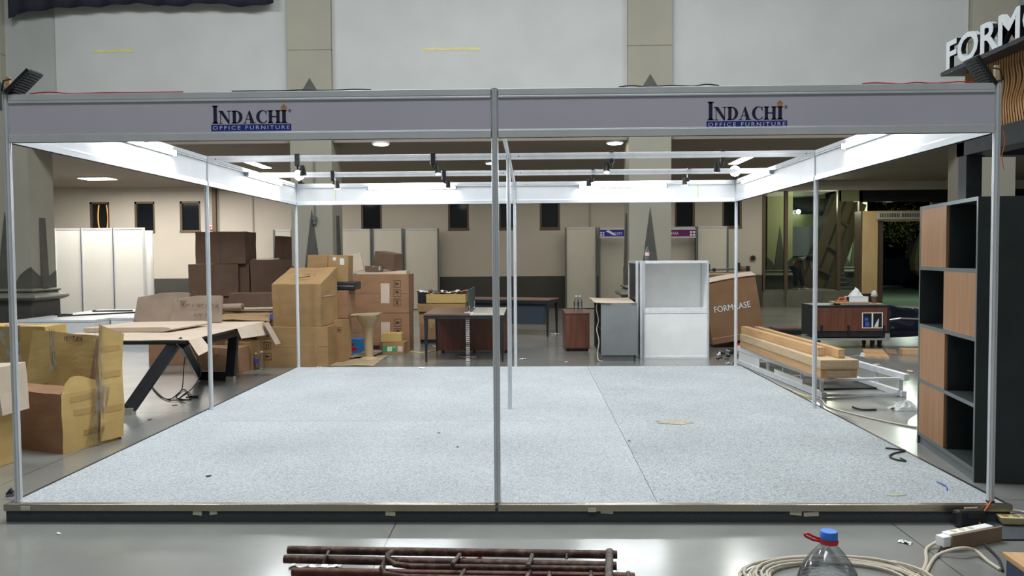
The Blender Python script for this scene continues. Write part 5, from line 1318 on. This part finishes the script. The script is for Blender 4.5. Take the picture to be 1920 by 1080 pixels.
# cables and scraps on the right floor
wire('cable', 'white cable running over the floor from the right middle post to the bookshelf', 'cable', [tuple(at(x_, y_, Z=.008)) for x_, y_ in ((1400, 693), (1440, 712), (1500, 738), (1538, 748), (1552, 762), (1600, 776), (1660, 790), (1718, 801))], .008, 'cable')
wire('cable', 'yellowish thin cord beside the carpet edge near the steel frame', 'cord', [tuple(at(x_, y_, Z=.006)) for x_, y_ in ((1410, 700), (1450, 720), (1478, 728), (1490, 735), (1522, 748))], .006, 'tapey')
wire('strap', 'short black strip lying on the floor right of the right middle post', 'strip', [tuple(at(x_, y_, Z=.008)) for x_, y_ in ((1599, 763), (1615, 768), (1643, 768))], .010, 'bcable')
q = at(1698, 768, Z=0)
t = thing('plastic_bag', 'crumpled translucent plastic bag on the floor by the bookshelf', 'bag', (q.x, q.y, 0))
b = MB().grid(lambda u, v: Vector((-.13+.26*u, -.08+.18*v, .004+.10*max(0, math.sin(PI*u)*math.sin(PI*v))**.6*(.7+.6*noise.noise(Vector((u*7, v*7, 2)))))), 16, 14, .003)
b.build('bag_film', K['plastic_bag'], t); MB().grid(lambda u, v: Vector((-.18+.10*u, -.02+.06*v, .01+.02*math.sin(u*4))), 4, 4, .003).build('bag_handle', K['plastic_bag'], t)
# ---------------------------------------------------------------- rolling cabinet
a = at(1527, 655, Z=0); Yr = 8.9; a = sc(1527, 641, Yr); b2 = sc(1667, 641, Yr); hx = (b2.x-a.x)/2
t = thing('rolling_cabinet', 'rolling cabinet with walnut front, dark frame and small glazed opening', 'cabinet', ((a.x+b2.x)/2, Yr, 0), R(-1.5))
MB().box(-hx, hx, 0, .7, .20, .745).build('cabinet_body', K['blackm'], t, bevel=.004)
MB().box(-hx+.05, hx-.05, -.012, 0, .30, .70).build('front_panel', K['walnut'], t, bevel=.002)
MB().box(-hx, hx, -.01, .72, .14, .175).build('bottom_rail', K['silver'], t, bevel=.004)
MB().box(hx-.08, hx, -.014, .0, .14, .26).build('corner_plate', K['silver'], t)
for x_ in (-hx+.12, -.06, hx-.10): MB().box(x_-.02, x_+.02, -.02, -.012, .26, .40).build('bracket', K['black'], t)
wx0, wx1 = hx-.46, hx-.14
ow = MB().box(wx0, wx1, -.018, -.010, .36, .61).build('opening', K['black'], t)
MB().box(wx0-.012, wx0, -.024, -.010, .35, .62).box(wx1, wx1+.012, -.024, -.01, .35, .62).box(wx0, wx1, -.024, -.01, .35, .362).box(wx0, wx1, -.024, -.01, .608, .62).box((wx0+wx1)/2-.012, (wx0+wx1)/2+.012, -.024, -.01, .36, .61).build('opening_frame', K['white'], ow)
MB().box(wx0+.04, wx0+.11, -.022, -.018, .38, .46).box(wx0+.03, wx0+.09, -.022, -.018, .48, .53).build('opening_item', K['bluelab'], ow)
MB().prism([(wx1-.13, .37), (wx1-.06, .37), (wx1-.05, .52), (wx1-.10, .44)], lambda u, v: Vector((u, -.022, v)), lambda u, v: Vector((u, -.018, v))).build('opening_cloth', K['cloth'], ow)
for x_, y_ in ((-hx+.1, .1), (hx-.25, .1), (hx-.12, .12), (hx-.2, .6)): MB().tube([(x_-.02, y_, .045), (x_+.02, y_, .045)], .045, 12).box(x_-.03, x_+.03, y_-.03, y_+.03, .08, .14).build('caster', K['rubber'], t)
rx, ry = (a.x+b2.x)/2, Yr
def on_cab(px_, dy=.2): return sc(px_, 570, Yr+dy).x
for k, (p0_, p1_, dz, lb) in enumerate(((1563, 1625, .025, 'upper thin wooden board on the rolling cabinet'), (1572, 1650, .0, 'lower thin wooden board on the rolling cabinet'))):
    xa, xb = on_cab(p0_), on_cab(p1_); t = thing('thin_board', lb, 'board', ((xa+xb)/2, ry+.1, .747+dz), R(-2))
    MB().box(-(xb-xa)/2, (xb-xa)/2, 0, .35, 0, .022).build('board_body', K['timberp'], t, bevel=.002)
    MB().box(-(xb-xa)/2+.1, (xb-xa)/2-.1, .1, .25, .022, .0225).build('board_stain', K['timber'], t)
x_ = on_cab(1607); t = thing('white_box', 'low white box on the boards of the rolling cabinet', 'box', (x_, ry+.12, .796))
MB().box(-.16, .16, 0, .24, 0, .085).build('box_body', K['white'], t, bevel=.003); MB().box(-.162, .162, -.002, .242, .075, .09).build('box_lid', K['white'], t)
t = thing('white_cloth', 'crumpled white cloth lying on the low white box', 'cloth', (x_-.01, ry+.16, .888))
MB().grid(lambda u, v: Vector((-.11+.22*u, .16*v, .004+.12*max(0, math.sin(PI*u)*math.sin(PI*v))*(1+1.1*noise.noise(Vector((u*5, v*5, 4)))))), 14, 12, .003).build('cloth_body', K['cloth'], t, smooth='all')
MB().grid(lambda u, v: Vector((-.14+.05*u, .03+.06*v, .0+.02*u)), 3, 3, .003).build('cloth_corner', K['cloth'], t)
x_ = on_cab(1578); t = thing('orange_tool', 'orange hand tool on the boards left of the white box', 'tool', (x_, ry+.14, .796))
MB().box(-.12, .09, 0, .08, 0, .02).build('tool_base', K['orange'], t, bevel=.006); MB().tube([(-.07, .04, .02), (-.04, .04, .07), (.04, .04, .07), (.07, .04, .02)], .014, 8).build('tool_handle', K['orange'], t, smooth=True)
MB().box(.085, .115, .01, .07, .0, .085).build('tool_knob', K['black'], t)
x_ = on_cab(1638); t = thing('brown_cup', 'brown paper cup with film beside the white box', 'cup', (x_, ry+.18, .77))
MB().lathe([(.04, 0), (.055, .14)], 14).build('cup_body', K['cardd'], t, smooth=True); MB().lathe([(.058, .12), (.045, .19), (.02, .22)], 9).build('cup_film', K['plastic_bag'], t)
# dark plastic heap and boards on the floor
q = at(1700, 650, Z=0)
t = thing('plastic_heap', 'heap of glossy black plastic sheeting behind the bookshelf', 'plastic sheet', (q.x+.3, 9.65, 0))
gl = mat('glossy_black_film', (.010, .011, .018), .12, 0, bump=.4, bscale=9)
MB().grid(lambda u, v: Vector((-.75+1.5*u, .9*v, .005+.62*max(0, math.sin(PI*(.08+.84*u)))**.5*math.sin(PI*(.06+.6*v))*(1+.25*noise.noise(Vector((u*4, v*5, 7)))))), 30, 22, .004).build('film_fold', gl, t, smooth='all')
MB().tube([(-.6, -.02, .40), (-.2, -.05, .46), (.2, -.03, .44), (.6, .0, .50)], .015, 6).build('film_edge', K['silver'], t)
sheet('brown board lying on the floor in front of the rolling cabinet', [F(1622, 670), F(1668, 672), F(1655, 657), F(1617, 656)], 0, 'timber', th=.02, seed=21, amp=.0, name='floor_board')
sheet('torn white paper beside the brown floor board', [F(1612, 668), F(1624, 669), F(1624, 663), F(1614, 663)], 0, 'cloth', seed=22, name='paper_scrap', n=4)
sheet('brown leaf-like scrap under the rolling cabinet', [F(1662, 663), F(1682, 666), F(1680, 658), F(1660, 655)], 0, 'cardr', seed=23, name='paper_scrap', n=4)
q = at(1708, 667, Z=0)
carton('shallow wooden box on the floor left of the bookshelf', (q.x+.05, q.y, 0), (.34, .22, .10), R(-12), 'timber', .002, 81, tape=None, name='wooden_box', marks=[('label', 0, .05, .28, .03, 'timberp')])
wire('cable', 'thin white cord leading from the floor board toward the timber', 'cord', [tuple(at(x_, y_, Z=.006)) for x_, y_ in ((1572, 668), (1590, 669), (1605, 667), (1616, 666))], .006, 'cable')
t = thing('dark_crate', 'long low dark crate on the floor behind the leaning carton', 'crate', (at(1475, 628, Z=0).x, 11.3, 0))
MB().box(-.85, .6, 0, .5, 0, .10).build('crate_body', K['black'], t, bevel=.01); MB().box(-.2, .6, .02, .48, .10, .13).build('crate_lid', K['cardd'], t, bevel=.005)
# ---------------------------------------------------------------- bookshelf
pn = Vector((3.345, .80, 0)); pf = Vector((3.535, 2.02, 0)); dv = pn-pf; rz = math.atan2(dv.y, dv.x)
t = thing('bookshelf', 'tall dark bookshelf with walnut doors and open compartments at the right of the booth', 'bookshelf', pf, rz)
Wb = dv.length; Hb = 2.02; Db = .42; e = .022
MB().box(0, e, 0, Db, 0, Hb).build('side_panel', K['charcoal'], t); MB().box(Wb-e, Wb, 0, Db, 0, Hb).build('side_panel', K['charcoal'], t)
MB().box(e, Wb-e, Db-.02, Db-.005, .09, Hb-e).build('back_panel', K['charcoal'], t)
MB().box(e, Wb-e, .012, .03, 0, .09).build('plinth', K['edge'], t)
rows = [.075, .535, 1.005, 1.49, Hb-e]
for k, z_ in enumerate(rows):
    s_ = MB().box(e, Wb-e, .004, Db-.02, z_, z_+e).build('shelf', K['charcoal'] if k < 4 else K['charcoal'], t)
    MB().box(0 if k == 4 else e, Wb if k == 4 else Wb-e, -.002, .004, z_-.004, z_+e+.002).build('shelf_edge', K['edge'], s_)
for x_ in (0, Wb-e): MB().box(x_-.001, x_+e+.001, -.003, .0, 0, Hb).build('front_edge', K['edge'], t)
for k, left in enumerate((1, 1, 0, 1)):
    z0_, z1_ = rows[k]+e+.002, rows[k+1]-.004
    xa, xb = (e+.004, Wb*.50) if left else (Wb*.47, Wb-e-.004)
    d = MB().box(xa, xb, -.001, .020, z0_, z1_).build('door', K['oak'], t, bevel=.0015)
    dv_ = Wb*.50 if left else Wb*.47
    MB().box(dv_-.002, dv_+.016, .021, Db-.02, z0_, z1_).build('divider', K['charcoal'], t)
# ---------------------------------------------------------------- slatted sign booth at the right
XS = 4.13
t = thing('slatted_sign_booth', 'neighbouring booth canopy with wavy golden slats, black beams and raised white letters', 'canopy', (XS, 2.5, 0))
MB().box(.03, .06, -2.1, 0, 2.68, 3.24).build('slat_backing', K['slatb'], t)
b = MB()
for k in range(60):
    y0 = -.02-.034*k; amp = .0+.13*max(0, min(1.2, (k-12)/14))
    pts = []
    for j in range(15):
        z_ = 2.68+.56*j/14
        dy = -amp*math.exp(-((z_-3.02)/.12)**2)*(1 if k % 2 else .9)+amp*.35*math.sin(z_*9)
        pts.append(Vector((.018, max(-2.1, min(-.01, y0+dy)), z_)))
    b.tube(pts, .0085, 4)
b.build('wavy_slats', K['slat'], t)
MB().box(-.16, .9, -2.3, .08, 3.24, 3.275).build('roof_plate', K['blackm'], t, bevel=.004)
MB().box(-.02, .20, -2.3, .05, 2.50, 2.68).box(-.02, 2.2, -.08, .05, 2.50, 2.68).build('lower_beam', K['blackm'], t, bevel=.004)
MB().box(-.02, .12, -.12, .02, 0, 2.50).build('upright', K['blackm'], t, bevel=.004)
MB().box(.06, 2.2, -.02, .02, 2.68, 3.24).build('end_board', K['slatb'], t)
text('raised_letters', 'FORMCASE', 2.08, .25, K['letter'], t, (-.15, -1.04, 3.402), rot=(PI/2, 0, -PI/2), ext=.001, bold=.022)
tb = text('letter_backs', 'FORMCASE', 2.08, .25, K['black'], t, (-.11, -1.04, 3.402), rot=(PI/2, 0, -PI/2), ext=.039, bold=.022)
wire('cable', 'thin orange cable hanging beside the front right post', 'cable', [(3.05, .02, 2.36), (3.06, .02, 2.28), (3.05, .03, 2.2), (3.06, .02, 2.12)], .003, 'ocable')
# ---------------------------------------------------------------- foreground
SC = lambda px, py, z: at(px, py, Z=z)
def rust_tube(name, pts, r, m, parent, o_): return MB().tube([Vector(p)-o_ for p in pts], r, 12).build(name, K[m], parent, smooth=True)
o_ = Vector((-.3, -.6, 0))
t = thing('scaffold_frame', 'rusty brown scaffold frame, farther one of the two lying in front of the platform', 'scaffold', o_)
rust_tube('main_tube', [SC(540, 1031, .10), SC(1157, 1040, .10)], .0215, 'rust', t, o_)
rust_tube('main_tube', [SC(533, 1048, .075), SC(1156, 1061, .075)], .0215, 'rust', t, o_)
rust_tube('end_tube', [SC(1143, 1034, .13), SC(1141, 1090, .11)], .020, 'rung', t, o_)
rust_tube('curved_brace', [SC(737, 1034, .12), SC(727, 1040, .12), SC(727, 1049, .12), SC(740, 1058, .11), SC(770, 1062, .10), SC(1138, 1067, .10)], .0145, 'rust', t, o_)
for a_, b_ in (((862, 1040), (848, 1058)), ((998, 1041), (990, 1062))): rust_tube('rung', [SC(*a_, .11), SC(*b_, .12)], .011, 'rung', t, o_)
rust_tube('stub', [SC(1063, 1038, .11), SC(1062, 1048, .09)], .007, 'rung', t, o_); rust_tube('stub', [SC(616, 1034, .11), SC(612, 1043, .11), SC(606, 1056, .08)], .007, 'rung', t, o_)
o_ = Vector((-.3, -.85, 0))
t = thing('scaffold_frame', 'reddish rusty scaffold frame nearest the camera, cut off by the lower edge', 'scaffold', o_)
rust_tube('main_tube', [SC(548, 1072, .045), SC(1190, 1082, .045)], .0215, 'rustr', t, o_)
rust_tube('main_tube', [SC(548, 1100, .03), SC(1190, 1112, .03)], .0215, 'rust', t, o_)
rust_tube('curved_brace', [SC(722, 1052, .085), SC(716, 1066, .085), SC(722, 1076, .08), SC(760, 1082, .075), SC(1135, 1088, .075)], .0145, 'rust', t, o_)
for a_, b_ in (((872, 1068), (862, 1084)), ((994, 1070), (986, 1086)), ((1108, 1068), (1108, 1100)), ((1178, 1074), (1178, 1100)), ((1030, 1074), (1030, 1095))): rust_tube('rung', [SC(*a_, .09), SC(*b_, .08)], .011, 'rung', t, o_)
q = SC(558, 1059, 0)
for k, (px_, lb) in enumerate(((565, 'crumpled foil scrap left under the scaffold tubes'), (612, 'crumpled foil scrap right under the scaffold tubes'))):
    q = SC(px_, 1062, 0); t = thing('foil_scrap', lb, 'scrap', (q.x, q.y, 0))
    MB().grid(lambda u, v: Vector((-.06+.14*u, -.03+.05*v, .006+.02*abs(noise.noise(Vector((u*6, v*6, k)))))), 8, 6, .002).build('foil', K['silver'], t)
t = thing('red_tag', 'small red printed wrapper between the scaffold tubes', 'wrapper', SC(868, 1078, 0))
MB().grid(lambda u, v: Vector((-.02+.12*u, -.01+.05*v, .07+.008*math.sin(u*9))), 8, 3, .003).build('wrapper', K['red'], t)
MB().box(.0, .09, -.004, .018, 0, .068).build('wrapper_body', K['red'], t)
# large bottle
bx, by = SC(1553, 1000, .42).x, -1.40
bx = at(1554, 1000, Y=by).x
t = thing('water_jug', 'large clear ribbed water bottle with blue cap and red handle ring', 'bottle', (bx, by, 0))
pr = [(.11, 0), (.132, .01), (.132, .05), (.127, .058), (.132, .066), (.132, .14), (.127, .148), (.132, .156), (.132, .20), (.128, .215), (.118, .245), (.10, .28), (.075, .315), (.05, .345), (.036, .36), (.034, .385)]
MB().lathe(pr, 32).build('bottle_body', K['pet'], t, smooth=True)
MB().lathe([(.037, .388), (.037, .418), (.034, .422)], 24).build('bottle_cap', K['bluecap'], t, smooth=True)
MB().lathe([(.039, .368), (.041, .376), (.039, .386)], 20).build('neck_ring', K['red'], t, smooth=True)
MB().tube([(-.038, 0, .376), (-.07, -.01, .385), (-.105, -.012, .402), (-.112, -.012, .412), (-.098, -.012, .415), (-.07, -.008, .40), (-.038, .01, .384)], .0055, 8).build('handle', K['red'], t, smooth=True)
cl = MB()
for k in range(10):
    z_ = .08+.018*k; rr = .129 if z_ < .2 else .129-(z_-.2)*.35
    cl.tube([(rr*math.cos(2*PI*j/28), rr*math.sin(2*PI*j/28), z_) for j in range(29)], .0022, 4, False)
cl.build('rib', K['pet'], t, smooth=True)
# coil of cream cable
cc = Vector((SC(1557, 1075, 0).x, -.93, 0)); random.seed(4); b = MB(); pts = []
for k in range(11*26):
    a_ = 2*PI*k/26; lp = k//26; rr = .30+.012*lp+.014*math.sin(a_*1.03+lp)+random.uniform(-.002, .002)
    pts.append(cc+Vector((rr*1.12*math.cos(a_+.1*lp), rr*.70*math.sin(a_+.1*lp), .012+.005*(lp % 5)+.006*math.sin(a_*2+lp))))
o = MB().tube([p-cc for p in pts], .0075, 7).build('cable_coil', K['cable'], None, smooth=True, loc=cc)
tag(o, 'coiled cream power cable lying around the large water bottle', 'cable')
# power strip in a wooden tray
a = SC(1787, 1027, .02); b_ = SC(1872, 1010, .02); dv = b_-a; rz = math.atan2(dv.y, dv.x); L_ = dv.length
t = thing('power_strip', 'white power strip lying in a brown wooden tray on the floor', 'power strip', (a.x, a.y, 0), rz)
MB().box(0, L_+.03, 0, .012, 0, .085).build('tray_side', K['tray'], t, bevel=.002); MB().box(0, L_+.03, .012, .09, 0, .012).build('tray_bottom', K['tray'], t)
MB().box(0, L_-.01, .02, .075, .014, .088).build('strip_body', K['white'], t, bevel=.006)
MB().box(-.05, .03, .015, .07, .02, .078).build('plug', K['white'], t, bevel=.005)
for k in range(3): MB().lathe([(.018, .0), (.018, .003)], 14, (.06+.065*k, .048, .087)).build('socket', K['socket'], t)
wire('cable', 'thick cream cable leaving the power strip toward the coil', 'cable', [a+Vector((-.04, .03, .04)), SC(1755, 1017, .03), SC(1737, 1030, .01), SC(1737, 1052, .01), SC(1728, 1072, .01), SC(1700, 1095, .01)], .009, 'cable')
wire('cable', 'thick cream cable arching in front of the power strip to the lower right', 'cable', [SC(1730, 1095, .01), SC(1742, 1062, .01), SC(1760, 1040, .012), SC(1800, 1028, .05), SC(1828, 1032, .03), SC(1852, 1052, .01), SC(1876, 1068, .01)], .009, 'cable')
wire('cable', 'thin black cable behind the cream ones at the power strip', 'cable', [SC(1770, 1016, .03), SC(1757, 1040, .01), SC(1744, 1058, .01)], .006, 'bcable')
wire('cable', 'thin black cable from the power strip to the blue crate', 'cable', [SC(1846, 1020, .02), SC(1862, 1036, .01), SC(1874, 1050, .01), SC(1880, 1070, .01)], .006, 'bcable')
# driver box, socket, felt mat, crate
q = at(1822, 972, Y=-.14)
t = thing('lamp_driver', 'black lamp driver box leaning against the platform front at right', 'driver', (q.x, -.14, 0), R(0), None, (0, 0, R(4)))
MB().box(-.09, .085, -.03, .045, .006, .105, Matrix.Rotation(R(-12), 4, 'X')).build('driver_case', K['black'], t, bevel=.018)
MB().box(-.03, .04, -.034, -.028, .055, .085, Matrix.Rotation(R(-12), 4, 'X')).build('driver_ridge', K['rubber'], t)
MB().box(-.03, .05, .02, .03, .105, .115).build('driver_tag', K['timberp'], t)
wire('cable', 'orange wire running from the front right post down to the driver box', 'cable', [at(1858, 940, Y=-.03), at(1853, 948, Y=-.065), at(1846, 958, Y=-.08), at(1842, 968, Y=-.10), at(1836, 976, Y=-.14), at(1838, 983, Y=-.18)], .0045, 'ocable')
wire('cable', 'white cable running off right beside the platform corner', 'cable', [at(1884, 948, Y=.02), at(1889, 956, Y=.03), SC(1895, 957, .02), SC(1915, 959, .01), SC(1935, 965, .01)], .007, 'cable')
mt = thing('felt_mat', 'dark felt offcut lying on the floor by the platform corner', 'mat', (SC(1890, 985, 0).x, -.28, 0))
MB().grid(lambda u, v: Vector((-.30+.75*u, -.07+.30*v, .008+.003*noise.noise(Vector((u*5, v*5, 0))))), 10, 8, .007).build('mat_body', K['felt'], mt)
MB().box(-.30, .45, -.074, -.069, 0, .009).build('mat_edge', K['black'], mt)
q = SC(1900, 982, .02)
t = thing('socket_block', 'cream double socket block lying on the dark felt offcut', 'socket', (q.x, q.y+.02, .012), R(-6))
MB().hexa([Vector(v) for v in ((-.055, -.02, 0), (.055, -.02, 0), (.055, .045, 0), (-.055, .045, 0))], [Vector(v) for v in ((-.068, -.03, .045), (.068, -.03, .045), (.068, .05, .045), (-.068, .05, .045))]).build('socket_body', K['socket'], t, bevel=.005)
for sx in (-.032, .032): MB().lathe([(.021, .0455), (.021, .047)], 16, (sx, .01, 0)).build('socket_face', K['tape'], t)
q = SC(1878, 1036, .20)
t = thing('blue_crate', 'blue crate with a wooden lid at the lower right corner', 'crate', (q.x+.21, q.y-.16, 0), R(-4))
MB().box(-.20, .25, -.2, .15, 0, .17).build('crate_body', mat('dark_blue_plastic', (.01, .035, .10), .4), t, bevel=.01)
MB().box(-.21, .26, -.21, .16, .172, .20).build('crate_lid', K['timber'], t, bevel=.004)
MB().box(-.2, .25, -.204, -.2, .13, .16).build('crate_rim', K['bluelab'], t)
# litter
def scrap(label, px, py, z, m, s_=.03, seed=0, name='paper_scrap'):
    q = at(px, py, Z=z); t = thing(name, label, 'scrap', (q.x, q.y, z), seed)
    MB().grid(lambda u, v: Vector((s_*(u-.5)*2, s_*(v-.5)*1.2, .003+s_*.5*abs(noise.noise(Vector((u*4, v*4, seed*1.3)))))), 7, 6, .002).build('scrap_body', K[m], t)
for i, a_ in enumerate((('white paper scrap on the floor in front of the desks, centre', 980, 674, 0, 'cloth', .06), ('small white scrap nearest the grey cabinet on the floor', 1062, 679, 0, 'cloth', .03), ('crumpled white paper by the foot of the diagonal desk', 1040, 627, 0, 'cloth', .09), ('pale paper scrap left of the diagonal desk foot', 1017, 626, 0, 'cloth', .06),
      ('small white cup-like scrap far back by the partitions', 1045, 577, 0, 'cloth', .08), ('white crumpled scrap on the back edge of the carpet', 791, 691, .112, 'cloth', .05), ('tiny black chip on the carpet left of centre', 391, 893, .112, 'black', .018), ('brown chip on the carpet near the middle', 858, 838, .112, 'cardr', .015),
      ('small dark chip on the carpet middle', 823, 812, .112, 'cardd', .012), ('yellow crumb on the floor under the long table', 328, 760, 0, 'tapey', .03), ('dark leaf on the floor near the left carton', 281, 787, 0, 'cardd', .025), ('white crumb on the front floor at the far left', 110, 1001, 0, 'cloth', .015),
      ('flat white scrap on the floor right of the steel frame', 1645, 684, 0, 'cloth', .05), ('pale paper piece by the bookshelf foot', 1707, 697, 0, 'cardp', .06), ('torn foil strip on the floor left of the power strip', 1697, 1018, 0, 'silver', .035), ('white crumpled tissue at the foot of the marked carton', 540, 686, 0, 'cloth', .06), ('pale crumb on the carpet at the right', 1180, 827, .112, 'cardd', .012),
      ('yellow scrap beside the kraft sheet on the floor', 598, 688, 0, 'cardp', .06))):
    scrap(*a_, seed=i+1)
t = thing('carpet_stain', 'pale brown patch on the flecked carpet', 'stain', at(1265, 791, Z=.1125))
MB().prism([(.16*math.cos(k*PI/8)*(1+.2*math.sin(k*3)), .11*math.sin(k*PI/8)*(1+.25*math.cos(k*2))) for k in range(16)], lambda u, v: Vector((u, v, .0005)), lambda u, v: Vector((u, v, .0012))).build('patch', mat('brown_carpet_patch', (.27, .23, .17), .9, col2=(.38, .36, .31), scale=25), t)
def zc_(pts, z): return [tuple(at(x_, y_, Z=z)) for x_, y_ in pts]
wire('strap', 'curled black strap on the carpet near the bookshelf', 'strap', zc_(((1660, 840), (1680, 842), (1697, 845), (1676, 850), (1668, 856), (1682, 862), (1698, 864), (1688, 859)), .119), .0065, 'bcable')
wire('strap', 'thin blue wire scrap on the carpet by the front right corner', 'wire', zc_(((1757, 903), (1768, 908), (1774, 912), (1776, 918)), .118), .004, 'bluelab')
wire('strap', 'pale thin cord on the carpet front edge at right', 'wire', zc_(((1662, 928), (1680, 929), (1700, 927)), .116), .003, 'tapey')
wire('cable', 'tangle of thin black cables hanging from the table to the floor', 'cable', [(-3.75, 4.2, .66), (-3.8, 4.2, .4), (-3.85, 4.25, .12)]+zc_(((330, 745), (355, 748), (345, 730), (320, 748), (300, 742), (285, 725), (310, 748), (345, 750)), .012), .006, 'bcable')
wire('cable', 'second black cable looping down beside the table leg', 'cable', [(-3.78, 4.3, .66), (-3.65, 4.3, .35), (-3.7, 4.25, .15)]+zc_(((335, 748), (352, 735), (360, 747), (338, 752)), .014), .006, 'bcable')
q = at(366, 747, Z=0); t = thing('power_plug', 'black plug at the end of the table cables', 'plug', (q.x, q.y, 0), R(10))
MB().box(-.06, .04, -.02, .02, 0, .035).build('plug_body', K['black'], t, bevel=.006); MB().tube([(-.06, 0, .018), (-.10, 0, .014)], .008, 8).build('strain_relief', K['black'], t)
q = at(20, 930, Z=0); t = thing('black_clip', 'black and grey clip on the floor left of the front left post', 'clip', (q.x, q.y, 0), R(20))
MB().box(-.025, .025, -.02, .02, 0, .02).build('clip_base', K['edge'], t, bevel=.003); MB().prism([(-.028, .02), (.02, .02), (.0, .055)], lambda u, v: Vector((u, -.02, v)), lambda u, v: Vector((u, .02, v))).build('clip_jaw', K['black'], t)
# yellow strap on the floor behind the desk
wire('strap', 'yellow strap on the floor at the foot of the large marked cartons', 'strap', zc_(((770, 659), (785, 661), (800, 660), (820, 655), (812, 648)), .008), .010, 'tapey')
